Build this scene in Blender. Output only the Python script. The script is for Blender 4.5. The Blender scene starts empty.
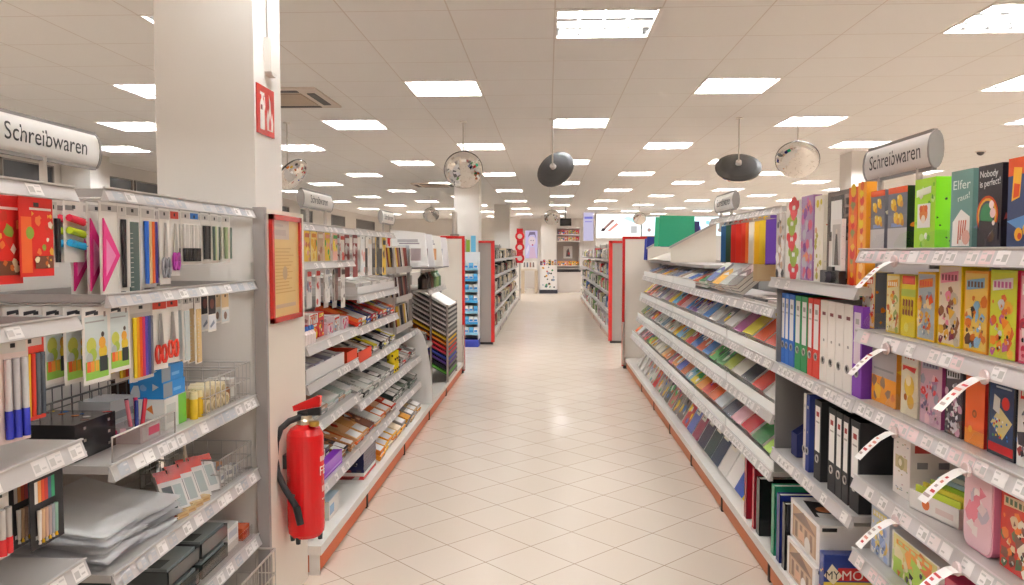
import bpy, math, random
from math import sin, cos, pi, radians
from mathutils import Vector, Matrix
scene = bpy.context.scene
C = scene.collection
R = random.Random(7)

# ------------------------------------------------------------------ colours and materials
def L(c):
    if isinstance(c, str):
        c = c.lstrip('#'); c = tuple(int(c[i:i+2], 16) / 255 for i in (0, 2, 4))
    return tuple((x / 12.92 if x <= .04045 else ((x + .055) / 1.055) ** 2.4) for x in c[:3])

MATS = {}
def mat(name):
    if name in MATS: return MATS[name]
    m = bpy.data.materials.new(name); m.use_nodes = True
    nt = m.node_tree; N = nt.nodes; K = nt.links
    for n in list(N): N.remove(n)
    out = N.new('ShaderNodeOutputMaterial')
    if name in ('tube', 'lit', 'lit_soft'):
        e = N.new('ShaderNodeEmission')
        if name == 'tube':
            e.inputs[0].default_value = (.955, .99, 1, 1); e.inputs[1].default_value = TUBE
        else:
            a = N.new('ShaderNodeAttribute'); a.attribute_name = 'Col'
            K.new(a.outputs[0], e.inputs[0]); e.inputs[1].default_value = 1.6 if name == 'lit' else .85
        K.new(e.outputs[0], out.inputs[0]); MATS[name] = m; return m
    b = N.new('ShaderNodeBsdfPrincipled'); K.new(b.outputs[0], out.inputs[0])
    rough, metal = {'paint': (.5, 0), 'card': (.6, 0), 'gloss': (.22, 0), 'paper': (.8, 0), 'rubber': (.7, 0), 'metal': (.35, .9),
                    'steel': (.42, .35), 'mirror': (.03, 1), 'polished': (.09, 1), 'clear': (.12, 0)}.get(name, (.5, 0))
    b.inputs['Roughness'].default_value = rough; b.inputs['Metallic'].default_value = metal
    if name == 'mirror':
        b.inputs['Base Color'].default_value = (.9, .88, .85, 1)
    elif name in ('floor', 'ceiling', 'wall'):
        pos = N.new('ShaderNodeNewGeometry'); mp = N.new('ShaderNodeMapping'); K.new(pos.outputs['Position'], mp.inputs[0])
        nz = N.new('ShaderNodeTexNoise'); K.new(mp.outputs[0], nz.inputs[0])
        if name == 'wall':
            nz.inputs['Scale'].default_value = 3
            r = N.new('ShaderNodeMix'); r.data_type = 'RGBA'; K.new(nz.outputs[0], r.inputs[0])
            r.inputs[6].default_value = (*L('#e6dfd8'), 1); r.inputs[7].default_value = (*L('#ebe5df'), 1)
            K.new(r.outputs[2], b.inputs['Base Color']); b.inputs['Roughness'].default_value = .75
        else:
            br = N.new('ShaderNodeTexBrick'); K.new(mp.outputs[0], br.inputs[0])
            br.offset = 0; br.squash = 1; br.inputs['Scale'].default_value = 1
            if name == 'floor':                     # square tiles laid diagonally, seen in coordinates turned by 45 degrees
                mp.inputs['Rotation'].default_value = (0, 0, -pi / 4); mp.inputs['Location'].default_value = (-2.795 + .314 * 200, -3.232 + .314 * 200, 0)
                br.inputs['Brick Width'].default_value = .314; br.inputs['Row Height'].default_value = .314
                br.inputs['Mortar Size'].default_value = .0032; br.inputs['Mortar Smooth'].default_value = .4
                br.inputs['Color1'].default_value = (*L('#d9cabb'), 1); br.inputs['Color2'].default_value = (*L('#d6c6b6'), 1)
                br.inputs['Mortar'].default_value = (*L('#a38d7c'), 1)
                b.inputs['Roughness'].default_value = .2
            else:
                mp.inputs['Location'].default_value = (-.0375 + .625 * 40, -4.6475 + .625 * 40, 0)
                br.inputs['Brick Width'].default_value = .625; br.inputs['Row Height'].default_value = .625
                br.inputs['Mortar Size'].default_value = .006; br.inputs['Mortar Smooth'].default_value = .6
                br.inputs['Color1'].default_value = (*L('#fdfbf9'), 1); br.inputs['Color2'].default_value = (*L('#fcfaf7'), 1)
                br.inputs['Mortar'].default_value = (*L('#e6ded7'), 1); b.inputs['Roughness'].default_value = .85
            K.new(br.outputs[0], b.inputs['Base Color'])
            bp = N.new('ShaderNodeBump'); bp.inputs['Strength'].default_value = .15; bp.inputs['Distance'].default_value = .003; bp.invert = True
            K.new(br.outputs['Fac'], bp.inputs['Height']); K.new(bp.outputs[0], b.inputs['Normal'])
    else:
        a = N.new('ShaderNodeAttribute'); a.attribute_name = 'Col'
        K.new(a.outputs[0], b.inputs['Base Color'])
        if name in ('card', 'paint', 'paper'):
            nz = N.new('ShaderNodeTexNoise'); nz.inputs['Scale'].default_value = 60
            rr = N.new('ShaderNodeMapRange'); rr.inputs[3].default_value = rough - .08; rr.inputs[4].default_value = rough + .08
            K.new(nz.outputs[0], rr.inputs[0]); K.new(rr.outputs[0], b.inputs['Roughness'])
        if name == 'clear':
            t = N.new('ShaderNodeBsdfTransparent'); mx = N.new('ShaderNodeMixShader'); fr = N.new('ShaderNodeMath'); fr.operation = 'POWER'; lw = N.new('ShaderNodeLayerWeight'); K.new(lw.outputs['Facing'], fr.inputs[0]); fr.inputs[1].default_value = 3
            mr = N.new('ShaderNodeMapRange'); K.new(fr.outputs[0], mr.inputs[0]); mr.inputs[3].default_value = .06; mr.inputs[4].default_value = .45
            K.new(mr.outputs[0], mx.inputs[0]); K.new(t.outputs[0], mx.inputs[1]); gl = N.new('ShaderNodeBsdfGlossy'); gl.inputs['Roughness'].default_value = .08; K.new(a.outputs[0], gl.inputs[0]); K.new(gl.outputs[0], mx.inputs[2]); K.new(mx.outputs[0], out.inputs[0])
    MATS[name] = m
    return m
TUBE = 234.0

# ------------------------------------------------------------------ mesh builder
_txt = {}
def text_mesh(s):
    if s not in _txt:
        cu = bpy.data.curves.new('t', 'FONT'); cu.body = s; cu.size = 1; cu.resolution_u = 3
        o = bpy.data.objects.new('t', cu); C.objects.link(o)
        dg = bpy.context.evaluated_depsgraph_get(); dg.update()
        me = o.evaluated_get(dg).to_mesh()
        vs = [(v.co.x, v.co.y) for v in me.vertices]; fs = [tuple(p.vertices) for p in me.polygons]
        o.evaluated_get(dg).to_mesh_clear(); bpy.data.objects.remove(o); bpy.data.curves.remove(cu)
        x0 = min(v[0] for v in vs); x1 = max(v[0] for v in vs)
        _txt[s] = ([(v[0] - x0, v[1]) for v in vs], fs, x1 - x0)
    return _txt[s]

class MB:
    def __init__(s, m='card'): s.v = []; s.f = []; s.c = []; s.m = []; s.slots = []; s.cur = m; s.sm = []
    def _add(s, vs, fs, col, m=None, smooth=False):
        m = m or s.cur
        if m not in s.slots: s.slots.append(m)
        k = s.slots.index(m); b = len(s.v); s.v += [tuple(x) for x in vs]; col = L(col)
        for f in fs: s.f.append(tuple(b + i for i in f)); s.c.append(col); s.m.append(k); s.sm.append(smooth)
    def poly(s, pts, col, m=None): s._add(pts, [range(len(pts))], col, m)
    def box(s, x0, y0, z0, x1, y1, z1, col, m=None, cols=None):
        if x0 > x1: x0, x1 = x1, x0
        if y0 > y1: y0, y1 = y1, y0
        if z0 > z1: z0, z1 = z1, z0
        V = [(x0, y0, z0), (x1, y0, z0), (x1, y1, z0), (x0, y1, z0), (x0, y0, z1), (x1, y0, z1), (x1, y1, z1), (x0, y1, z1)]
        F = [(0, 1, 5, 4), (1, 2, 6, 5), (2, 3, 7, 6), (3, 0, 4, 7), (4, 5, 6, 7), (3, 2, 1, 0)]   # front(-y) right back left top bottom
        for i, f in enumerate(F):
            c = cols[i] if cols and cols[i] else col
            s._add([V[k] for k in f], [(0, 1, 2, 3)], c, m)
    def cyl(s, p0, p1, r0, r1, col, n=10, m=None, cap=True):
        p0 = Vector(p0); p1 = Vector(p1); d = (p1 - p0).normalized()
        a = d.orthogonal().normalized(); b = d.cross(a)
        A = [p0 + (a * cos(2 * pi * i / n) + b * sin(2 * pi * i / n)) * r0 for i in range(n)]
        B = [p1 + (a * cos(2 * pi * i / n) + b * sin(2 * pi * i / n)) * r1 for i in range(n)]
        s._add(A + B, [(i, (i + 1) % n, n + (i + 1) % n, n + i) for i in range(n)], col, m, True)
        if cap: s._add(A, [tuple(range(n))[::-1]], col, m); s._add(B, [tuple(range(n))], col, m)
    def tube(s, pts, r, col, n=6, m=None):
        pts = [Vector(p) for p in pts]; rings = []
        ref = None
        for i, p in enumerate(pts):
            d = (pts[min(i + 1, len(pts) - 1)] - pts[max(i - 1, 0)]).normalized()
            a = d.orthogonal().normalized() if ref is None else (ref - d * ref.dot(d)).normalized()
            ref = a; b = d.cross(a)
            rings += [p + (a * cos(2 * pi * k / n) + b * sin(2 * pi * k / n)) * r for k in range(n)]
        F = []
        for i in range(len(pts) - 1):
            for k in range(n): F.append((i * n + k, i * n + (k + 1) % n, (i + 1) * n + (k + 1) % n, (i + 1) * n + k))
        F.append(tuple(range(n))[::-1]); F.append(tuple(range((len(pts) - 1) * n, len(pts) * n)))
        s._add(rings, F, col, m, True)
    def lathe(s, prof, cen, col, n=24, m=None, axis='z', colf=None):
        cx, cy, cz = cen; V = []
        for r, h in prof:
            for k in range(n):
                a = 2 * pi * k / n
                V.append((cx + r * cos(a), cy + r * sin(a), cz + h))
        for i in range(len(prof) - 1):
            F = [(i * n + k, i * n + (k + 1) % n, (i + 1) * n + (k + 1) % n, (i + 1) * n + k) for k in range(n)]
            s._add([V[j] for f in F for j in f], [(4 * q, 4 * q + 1, 4 * q + 2, 4 * q + 3) for q in range(n)], colf(i) if colf else col, m, False)
    def prism(s, pts, y0, y1, col, m=None, side=None):      # polygon in xz, extruded along y
        n = len(pts)
        s._add([(p[0], y0, p[1]) for p in pts], [range(n)], col, m); s._add([(p[0], y1, p[1]) for p in pts], [tuple(range(n))[::-1]], col, m)
        for i in range(n):
            a, b = pts[i], pts[(i + 1) % n]
            s._add([(a[0], y0, a[1]), (a[0], y1, a[1]), (b[0], y1, b[1]), (b[0], y0, b[1])], [(0, 1, 2, 3)], side or col, m)
    def build(s, name, parent=None, loc=(0, 0, 0), rz=0, rx=0, world=False):
        me = bpy.data.meshes.new(name)
        v = s.v
        if world:
            o = Vector(parent.location) if parent else Vector(loc)
            v = [tuple(Vector(p) - o) for p in v]
        me.from_pydata(v, [], s.f)
        for m in s.slots: me.materials.append(mat(m))
        me.polygons.foreach_set('material_index', s.m); me.polygons.foreach_set('use_smooth', s.sm)
        ca = me.color_attributes.new('Col', 'FLOAT_COLOR', 'CORNER')
        d = []
        for p, c in zip(s.f, s.c): d += [*c, 1.0] * len(p)
        ca.data.foreach_set('color', d)
        me.update()
        o = bpy.data.objects.new(name, me); C.objects.link(o)
        if parent: o.parent = parent
        if not (world and parent): o.location = loc
        o.rotation_euler = (rx, 0, rz)
        return o

LABS = {}
def tag(o, label, cat, group=None, kind=None):
    o['label'] = label; o['category'] = cat
    if group: o['group'] = group
    if kind: o['kind'] = kind
    LABS.setdefault(label, []).append((o.name, group))
    return o
def thing(name, label, cat, loc=(0, 0, 0), rz=0, group=None, rx=0):
    o = bpy.data.objects.new(name, None); C.objects.link(o); o.empty_display_size = .05
    o.location = loc; o.rotation_euler = (rx, 0, rz)
    return tag(o, label, cat, group)
def copy_tree(o, loc, rz=None, parent=None):
    c = o.copy(); C.objects.link(c); c.parent = parent
    if parent is None:
        c.location = loc
        if rz is not None: c.rotation_euler = (o.rotation_euler[0], 0, rz)
    for ch in o.children: copy_tree(ch, None, None, c)
    return c
def struct(mb, name, label=None):
    o = mb.build(name); o['kind'] = 'structure'
    if label: o['label'] = label
    return o
ORD = ('first second third fourth fifth sixth seventh eighth ninth tenth eleventh twelfth thirteenth fourteenth fifteenth sixteenth '
       'seventeenth eighteenth nineteenth twentieth').split()
ORD += ['twenty-' + w for w in ORD[:9]] + ['thirtieth'] + ['thirty-' + w for w in ORD[:9]]
RZ_R, RZ_L = -pi / 2, pi / 2          # things facing the aisle from the right run and from the left run

class Fr:                              # printed artwork on a rectangle: origin, axes u and v, normal
    def __init__(s, mb, O, U, V, w, h, m=None):
        s.mb = mb; s.O = Vector(O); s.U = Vector(U); s.V = Vector(V); s.N = s.U.cross(s.V); s.w = w; s.h = h; s.m = m
    def P(s, u, v, l=1): return s.O + s.U * u * s.w + s.V * v * s.h + s.N * (.00022 * l)
    def p(s, pts, c, l=1): s.mb.poly([s.P(u, v, l) for u, v in pts], c, s.m)
    def r(s, u0, v0, u1, v1, c, l=1): s.p([(u0, v0), (u1, v0), (u1, v1), (u0, v1)], c, l)
    def d(s, u, v, r, c, l=1, n=12, k=1.0):      # disc, radius in units of width
        s.p([(u + r * cos(2 * pi * i / n), v + k * r * s.w / s.h * sin(2 * pi * i / n)) for i in range(n)], c, l)
    def t(s, txt, u, v, hgt, c, l=2, ang=0, fit=None):
        vs, fs, w = text_mesh(txt); q = hgt * s.h / .72; sx = q
        if fit: sx = min(q * 1.4, fit * s.w / w)
        P = []
        for x, y in vs:
            a, b = (x - w / 2) * sx, (y - .36) * q
            a, b = a * cos(ang) - b * sin(ang), a * sin(ang) + b * cos(ang)
            P.append(s.O + s.U * (u * s.w + a) + s.V * (v * s.h + b) + s.N * (.00022 * l))
        s.mb._add(P, fs, c, s.m)

def blobs(fr, rng, pal, n=8, lay=1, r=(.06, .18), box=(.1, .1, .9, .9)):
    for i in range(n):
        u = rng.uniform(box[0], box[2]); v = rng.uniform(box[1], box[3]); rr = rng.uniform(*r)
        c = rng.choice(pal); k = rng.randint(3, 9)
        a0 = rng.uniform(0, 6.3); pts = []
        for j in range(k):
            a = a0 + 2 * pi * j / k; q = rr * rng.uniform(.6, 1.1)
            pts.append((min(.99, max(.01, u + q * cos(a))), min(.99, max(.01, v + q * sin(a) * fr.w / fr.h))))
        fr.p(pts, c, lay + i * .25)
    return lay + n * .25 + .5

def boxfr(mb, w, h, d, which):
    if which == 'front': return Fr(mb, (-w / 2, 0, 0), (1, 0, 0), (0, 0, 1), w, h)
    if which == 'right': return Fr(mb, (w / 2, 0, 0), (0, 1, 0), (0, 0, 1), d, h)
    if which == 'left': return Fr(mb, (-w / 2, d, 0), (0, -1, 0), (0, 0, 1), d, h)
    if which == 'top': return Fr(mb, (-w / 2, 0, h), (1, 0, 0), (0, 1, 0), w, d)

GREY, RAIL, WHT, RED = '#b9b3b0', '#c9c3c1', '#f1ece6', '#c02a28'
exec_parts = []
# ------------------------------------------------------------------ the setting
CEIL = 2.97
XL, XR, YB, YF = -7.0, 10.0, 33.2, -3.6
mb = MB('floor'); mb.poly([(XL, YF, 0), (XR, YF, 0), (XR, YB, 0), (XL, YB, 0)], '#ffffff', 'floor'); struct(mb, 'floor')
lights = {}
for j in range(-4, 15):
    for i in range(-6, 8):
        if (i + j) % 2 == 0:
            x, y = .35 + 1.25 * i, 4.96 + 1.875 * j
            if XL + .4 < x < XR - .4 and YF + .4 < y < YB - .5: lights[(i, j)] = (x, y)
cells = {(round((x - .35) / .625), round((y - 4.96) / .625)) for x, y in lights.values()}
mb = MB('ceiling')
for a in range(-13, 17):
    for b in range(-15, 47):
        if (a, b) in cells: continue
        x0, y0 = .0375 + .625 * a, 4.6475 + .625 * b
        x1, y1 = min(x0 + .625, XR), min(y0 + .625, YB); x0 = max(x0, XL); y0 = max(y0, YF)
        if x1 > x0 and y1 > y0: mb.poly([(x0, y0, CEIL), (x0, y1, CEIL), (x1, y1, CEIL), (x1, y0, CEIL)], '#ffffff')
struct(mb, 'ceiling')
mb = MB('wall'); mb.box(XL - .1, YF, 0, XL, YB, CEIL + .1, '#ffffff')
o = struct(mb, 'wall_left')
mb = MB('wall'); mb.box(XR, YF, 0, XR + .1, YB, CEIL + .1, '#ffffff'); struct(mb, 'wall_right')
mb = MB('wall'); mb.box(XL - .1, YB, 0, XR + .1, YB + .1, CEIL + .1, '#ffffff'); struct(mb, 'wall_back')
mb = MB('wall'); mb.box(XL - .1, YF - .1, 0, XR + .1, YF, CEIL + .1, '#ffffff'); struct(mb, 'wall_front')
k = 0
for y0, y1 in [(9.75, 10.75), (11.9, 12.85), (13.0, 14.0), (15.2, 16.2), (16.4, 17.4), (18.6, 19.6), (19.8, 20.8), (21.9, 22.9), (25.0, 26.6), (28.3, 31.2)]:
    k += 1
    mb = MB('gloss'); mb.box(XL - .02, y0, 2.42, XL + .012, y1, 2.74, '#4a4c50')
    o = struct(mb, 'window_%d' % k)
    mb = MB('paint')
    for a in (2.40, 2.74): mb.box(XL, y0 - .03, a, XL + .03, y1 + .03, a + .02, '#8d8681')
    for a in (y0 - .03, y1): mb.box(XL, a, 2.40, XL + .03, a + .03, 2.76, '#8d8681')
    f = mb.build('window_frame'); f['kind'] = 'structure'; f.parent = o
for nm, x0, x1, y0, y1 in [('near', -1.585, -1.18, 3.115, 3.43), ('second', -1.60, -1.17, 13.3, 13.7), ('third', -1.62, -1.15, 23.4, 23.85), ('far', -1.62, -1.15, 31.5, 32),
                           ('right', 4.28, 4.7, 11.3, 11.75), ('left', -6.98, -6.55, 10.95, 11.45)]:
    mb = MB('wall'); mb.box(x0, y0, 0, x1, y1, CEIL, '#ffffff')
    struct(mb, 'wall_' + nm + '_pillar' if nm != 'near' else 'wall_pillar')
mb = MB('wall'); mb.box(-.26, 30.2, 1.3, .32, 30.8, CEIL, '#ffffff'); mb.box(-.26, 30.2, 0, .32, 30.8, 1.3, '#ffffff')
struct(mb, 'wall_checkout_pillar')

# ceiling luminaires: square recessed louvre lights
def make_light():
    t = thing('ceiling_light', 'x', 'ceiling light')
    z = 0
    mb = MB('paint'); W = .3125
    for a, b, c, d in [(-W, -W, W, -W + .016), (-W, W - .016, W, W), (-W, -W, -W + .016, W), (W - .016, -W, W, W)]:
        mb.box(a, b, -.006, c, d, .012, '#f4efe9')
    mb.build('frame', t)
    mb = MB('polished'); q = W - .012
    mb.poly([(-q, -q, .085), (-q, q, .085), (q, q, .085), (q, -q, .085)], '#c4c2c0')
    for a, b in [((-q, -q), (q, -q)), ((q, -q), (q, q)), ((q, q), (-q, q)), ((-q, q), (-q, -q))]:
        mb.poly([(*a, 0), (*b, 0), (*b, .085), (*a, .085)], '#c4c2c0')
    mb.build('reflector', t)
    mb = MB('paint')
    for x in (-.15, 0, .15): mb.prism([(x - .008, .045), (x + .008, .045), (x + .003, 0.005), (x - .003, 0.005)], -q, q, '#f4f1ec')
    for y in (-.1, .1): mb.box(-q, y - .003, .005, q, y + .003, .045, '#f4f1ec')
    mb.build('louvre', t)
    for y in (-.2, 0, .2):
        mb = MB('tube'); mb.cyl((-.27, y, .062), (.27, y, .062), .011, .011, '#ffffff', 6, 'tube')
        mb.build('tube', t)
    return t
proto = None
rows = sorted({j for i, j in lights})
for j in rows:
    cols = sorted(i for i, jj in lights if jj == j)
    for n, i in enumerate(cols):
        x, y = lights[(i, j)]
        if proto is None: proto = o = make_light(); o.location = (x, y, CEIL)
        else: o = copy_tree(proto, (x, y, CEIL))
        row = 'above the camera, row %d' % (j + 5) if j < 0 else ORD[j] + ' row from the front'
        seen = [q for q in cols if j >= 0 and -8 < 548 + 780 * (.35 + 1.25 * q) / y < 1032]      # counted among those in the picture
        if j < 0: place = ORD[n] + ' from left'
        elif i in seen: place = ORD[seen.index(i)] + ' from left in the picture'
        else: place = ORD[n if i < 0 else n - len([q for q in cols if q <= max(seen)])] + (' past the left' if i < 0 else ' past the right') + ' edge'
        tag(o, 'square white louvred ceiling light, %s, %s' % (row, place), 'ceiling light', 'recessed ceiling lights')

# red framed end panels of the shelf runs
def end_panel(x0, x1, y, side, label, inner='#ece2d6', h=1.755):
    t = thing('partition', label, 'partition', ((x0 + x1) / 2, y, 0))
    mb = MB('paint'); mb.box(x0 + .03, y + .005, .04, x1 - .03, y + .035, h - .03, inner); mb.build('board', t, world=True)
    mb = MB('gloss')
    mb.box(x0, y, h - .035, x1, y + .04, h, RED)
    for a in (x0, x1 - .035): mb.box(a, y, .03, a + .035, y + .04, h - .035, RED)
    mb.build('frame', t, world=True)
    for a in (x0 + .02, x1 - .1):
        mb = MB('rubber'); mb.box(a, y - .02, 0, a + .08, y + .06, .035, '#2b2625'); mb.build('foot', t, world=True)
    mb = MB('metal'); mb.cyl((x0 + .017 if side == 'R' else x1 - .017, y - .022, .05), (x0 + .017 if side == 'R' else x1 - .017, y - .022, .62), .014, .014, '#d8d0ca', 10)
    mb.build('bumper_post', t, world=True)
end_panel(.985, 2.05, 10.4, 'R', 'white end panel with red frame closing the right hand notebook shelves')
end_panel(-2.05, -1.06, 9.9, 'L', 'white end panel with red frame behind the coloured paper rack')
def grey_panel(x0, x1, y0, y1, label, h=1.74):
    t = thing('partition', label, 'partition', ((x0 + x1) / 2, y0, 0))
    mb = MB('steel'); mb.box(x0, y0, .04, x1, y1, h - .03, '#a29b97'); mb.build('board', t, world=True)
    mb = MB('gloss'); e = x1 if x0 < 0 else x0
    mb.box(e - .03, y0 - .012, .04, e + .03, y0 + .05, h, RED); mb.box(x0, y0 - .012, h - .04, x1, y1, h, RED); mb.build('frame', t, world=True)
    mb = MB('rubber'); mb.box(x0, y0, 0, x1, y1, .04, '#2b2625'); mb.build('foot', t, world=True)
grey_panel(-1.16, -.92, 13.0, 13.06, 'grey end panel with red edge beside the blue display')
grey_panel(1.06, 1.7, 13.3, 13.36, 'grey end panel with red edge on the far right run')
t = thing('display_pole', 'thin silver pole standing on the red framed left panel', 'pole', (-1.19, 9.93, 1.755))
mb = MB('metal'); mb.cyl((0, 0, 0), (0, 0, .3), .035, .035, '#d5cec8', 12); mb.build('pole', t)
mb = MB('metal'); mb.cyl((0, 0, 0), (0, 0, .02), .06, .06, '#9b918b', 12); mb.build('base', t)

# oval shop signs on posts
def sign(x, y0, y1, z0, z1, face, label, text=True, post=1.7):
    cy = (y0 + y1) / 2
    t = thing('aisle_sign', label, 'sign', (x, cy, post))
    rz = RZ_R if face < 0 else RZ_L
    w = y1 - y0; h = z1 - z0
    mb = MB('steel'); T = .023
    # lens shaped body: cross section an ellipse over its height
    secs = []
    for k in range(16):
        a = 2 * pi * k / 16; secs.append((T * cos(a), h / 2 * sin(a)))
    mb.v = []
    A = [(-w / 2, p[0], p[1]) for p in secs]; B = [(w / 2, p[0], p[1]) for p in secs]
    mb._add(A + B, [(i, (i + 1) % 16, 16 + (i + 1) % 16, 16 + i) for i in range(16)], '#f0ebe6', 'card', True)
    mb.build('body', t, (0, 0, (z0 + z1) / 2 - post), rz)
    mb = MB('steel')
    for sgn in (-1, 1):
        E0 = [(sgn * w / 2, p[0] * 1.12, p[1] * 1.05) for p in secs]; E1 = [(sgn * (w / 2 + .012), p[0] * 1.12, p[1] * 1.05) for p in secs]
        mb._add(E0 + E1, [(i, (i + 1) % 16, 16 + (i + 1) % 16, 16 + i) for i in range(16)] + [tuple(range(16)), tuple(range(16, 32))], '#9c9895')
    for sgn in (-1, 1): mb.box(-w / 2, -.008, sgn * h / 2 - .007, w / 2, .008, sgn * h / 2 + .007, '#918d8b')
    mb.build('frame', t, (0, 0, (z0 + z1) / 2 - post), rz)
    if text:
        mb = MB('card'); vs, fs, tw = text_mesh('Schreibwaren'); q = min(h * .46 / .72, w * .84 / tw)
        P = []
        for a, b in vs:
            zz = (b - .3) * q; yy = -T * math.sqrt(max(0, 1 - (zz / (h / 2)) ** 2)) - .0012
            P.append(((a - tw / 2) * q, yy, zz))
        mb._add(P, fs, '#3c3a3a'); mb.build('lettering', t, (0, 0, (z0 + z1) / 2 - post), rz)
    for s_ in ((0,) if post > 1.7 else (-w * .3, w * .3)):
        mb = MB('metal'); mb.cyl((s_, 0, 0), (s_, 0, z0 - post + .01), .012, .012, '#c8c2be', 8); mb.build('post', t, (0, 0, 0), rz)
sign(1.30, 2.71, 3.24, 1.835, 1.958, -1, 'white oval Schreibwaren sign above the board games on the right')
sign(1.30, 5.50, 6.08, 1.85, 1.972, -1, 'white oval sign above the hanging files on the right')
sign(-1.66, 2.22, 2.80, 1.856, 1.978, 1, 'large white Schreibwaren sign above the pen rack on the left', post=1.701)
sign(-1.66, 5.2, 5.9, 1.856, 1.975, 1, 'white oval sign above the yellow packs past the red framed notice')
sign(-1.66, 7.7, 8.3, 1.84, 1.965, 1, 'small white oval sign above the white magazine stand')

# convex mirrors hung from the ceiling
def mirror(loc, n, r, label):
    t = thing('convex_mirror', label, 'mirror', (loc[0], loc[1], CEIL))
    n = Vector(n).normalized(); q = n.to_track_quat('Z', 'Y'); c = Vector(loc)
    def put(prof, m, col, name):
        mb = MB(m); mb.lathe(prof, (0, 0, 0), col, 32, m)
        mb.sm = [True] * len(mb.f)
        mb.v = [tuple(c + q @ Vector(v)) for v in mb.v]
        mb.build(name, t, world=True)
    S = r * .38
    put([(r * cos(a), S * sin(a)) for a in [pi / 2 * k / 8 for k in range(9)]], 'mirror', '#ffffff', 'mirror_dome')
    put([(r * 1.01, .004), (r * 1.01, -.012), (r * .8, -.03), (r * .4, -.045), (.001, -.05)], 'paint', '#474546', 'back_shell')
    hub = c - n * .055
    mb = MB('gloss'); mb.cyl(hub + n * .02, hub - n * .03, .035, .03, '#e9e3dd', 14); mb.build('hub', t, world=True)
    mb = MB('metal'); mb.cyl(hub - n * .02, (hub.x - n.x * .02, hub.y - n.y * .02, CEIL), .008, .008, '#cfc8c2', 8)
    mb.cyl((hub.x - n.x * .02, hub.y - n.y * .02, CEIL - .012), (hub.x - n.x * .02, hub.y - n.y * .02, CEIL), .04, .04, '#e5dfd8', 12); mb.build('rod', t, world=True)
mirror((.08, 8.5, 2.44), (.42, .72, -.42), .215, 'grey backed convex mirror hanging over the middle of the aisle')
mirror((-.92, 8.5, 2.44), (.12, -.85, -.42), .21, 'round convex mirror facing the camera left of the aisle')
mirror((2.03, 8.5, 2.45), (.1, .62, -.72), .24, 'grey backed convex mirror tilted flat above the hanging files')
mirror((2.65, 8.5, 2.53), (-.25, -.75, -.62), .225, 'round convex mirror facing the camera above the picture frames')
mirror((-2.81, 8.5, 2.40), (.72, -.25, -.62), .2, 'convex mirror seen side on beside the near pillar')
mirror((.11, 22, 2.52), (.05, -.9, -.4), .22, 'small far convex mirror over the checkout')
mirror((2.55, 22, 2.48), (-.1, -.9, -.4), .18, 'small far convex mirror above the right end panel')
mirror((-3.0, 20, 2.5), (.2, -.9, -.4), .2, 'small far convex mirror above the white magazines')

# ceiling air outlets, detector, fire sign, conduit, notice, extinguisher
def vent(x, y, s, label):
    t = thing('ceiling_vent', label, 'vent', (x, y, CEIL))
    mb = MB('paint'); mb.box(-s, -s, -.02, s, s, -.001, '#ddd0c4'); mb.build('frame', t)
    mb = MB('paint'); mb.box(-s * .6, -s * .6, -.028, s * .6, s * .6, -.02, '#a8937f')
    for k in range(9): mb.box(-s * .58, -s * .55 + k * s * .13, -.032, s * .58, -s * .52 + k * s * .13, -.028, '#cbb9a8')
    mb.build('grille', t)
    for a, b, c, d in [(-s * .6, -s * .88, s * .6, -s * .72), (-s * .6, s * .72, s * .6, s * .88), (-s * .88, -s * .6, -s * .72, s * .6), (s * .72, -s * .6, s * .88, s * .6)]:
        mb = MB('paint'); mb.box(a, b, -.026, c, d, -.02, '#3a3330'); mb.build('slot', t)
vent(-2.45, 7.15, .44, 'square ceiling air vent with dark slots right of the near pillar')
vent(-2.4, 16.5, .44, 'far ceiling air vent behind the convex mirror on the left')
t = thing('ceiling_camera', 'small dark dome camera on the ceiling above the right games', 'camera', (6.1, 11.4, CEIL))
mb = MB('gloss'); mb.lathe([(.05, 0), (.05, -.02), (.04, -.04), (.02, -.055), (.001, -.06)], (0, 0, 0), '#3b3434'); mb.build('dome', t)
mb = MB('paint'); mb.cyl((0, 0, -.012), (0, 0, 0), .07, .07, '#e8ddd4', 20); mb.build('base', t)

X = -1.18
t = thing('fire_sign', 'red fire extinguisher sign with white symbols on the near pillar', 'sign', (X, 3.235, 2.135), RZ_L)
mb = MB('gloss'); W, H = .2, .2
mb.box(-W / 2, -.004, -H / 2, W / 2, 0, H / 2, '#b3261f', cols=['#c22a22'] + [None] * 5); mb.build('plate', t)
mb = MB('card'); f = Fr(mb, (-W / 2, -.0042, -H / 2), (1, 0, 0), (0, 0, 1), W, H); w = '#f4e9e2'
f.r(.17, .1, .42, .62, w); f.p([(.17, .62), (.42, .62), (.36, .72), (.23, .72)], w); f.r(.25, .72, .34, .8, w); f.r(.18, .8, .42, .86, w)
f.p([(.36, .8), (.44, .78), (.47, .6), (.43, .5), (.4, .52), (.43, .62), (.4, .73)], w); f.r(.2, .5, .3, .6, '#7c1712', 2)
f.p([(.56, .12), (.9, .12), (.92, .3), (.86, .52), (.82, .38), (.76, .74), (.68, .88), (.7, .62), (.62, .44), (.6, .56), (.54, .34)], w)
f.p([(.66, .14), (.8, .14), (.8, .3), (.73, .46), (.66, .28)], '#c22a22', 2)
mb.build('symbol', t)
t = thing('alarm_box', 'small white box with conduit high on the near pillar', 'box', (X, 3.27, 2.37), RZ_L)
mb = MB('paint'); mb.box(-.035, -.03, -.07, .035, 0, .07, '#e9e1d9'); mb.prism([(-.035, -.07), (.035, -.07), (.02, -.085), (-.02, -.085)], -.03, 0, '#ddd4cb'); mb.build('housing', t)
mb = MB('paint'); mb.cyl((.0, -.012, .07), (.0, -.012, CEIL - 2.37), .011, .011, '#efe8e1', 8); mb.build('conduit', t)

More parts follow.
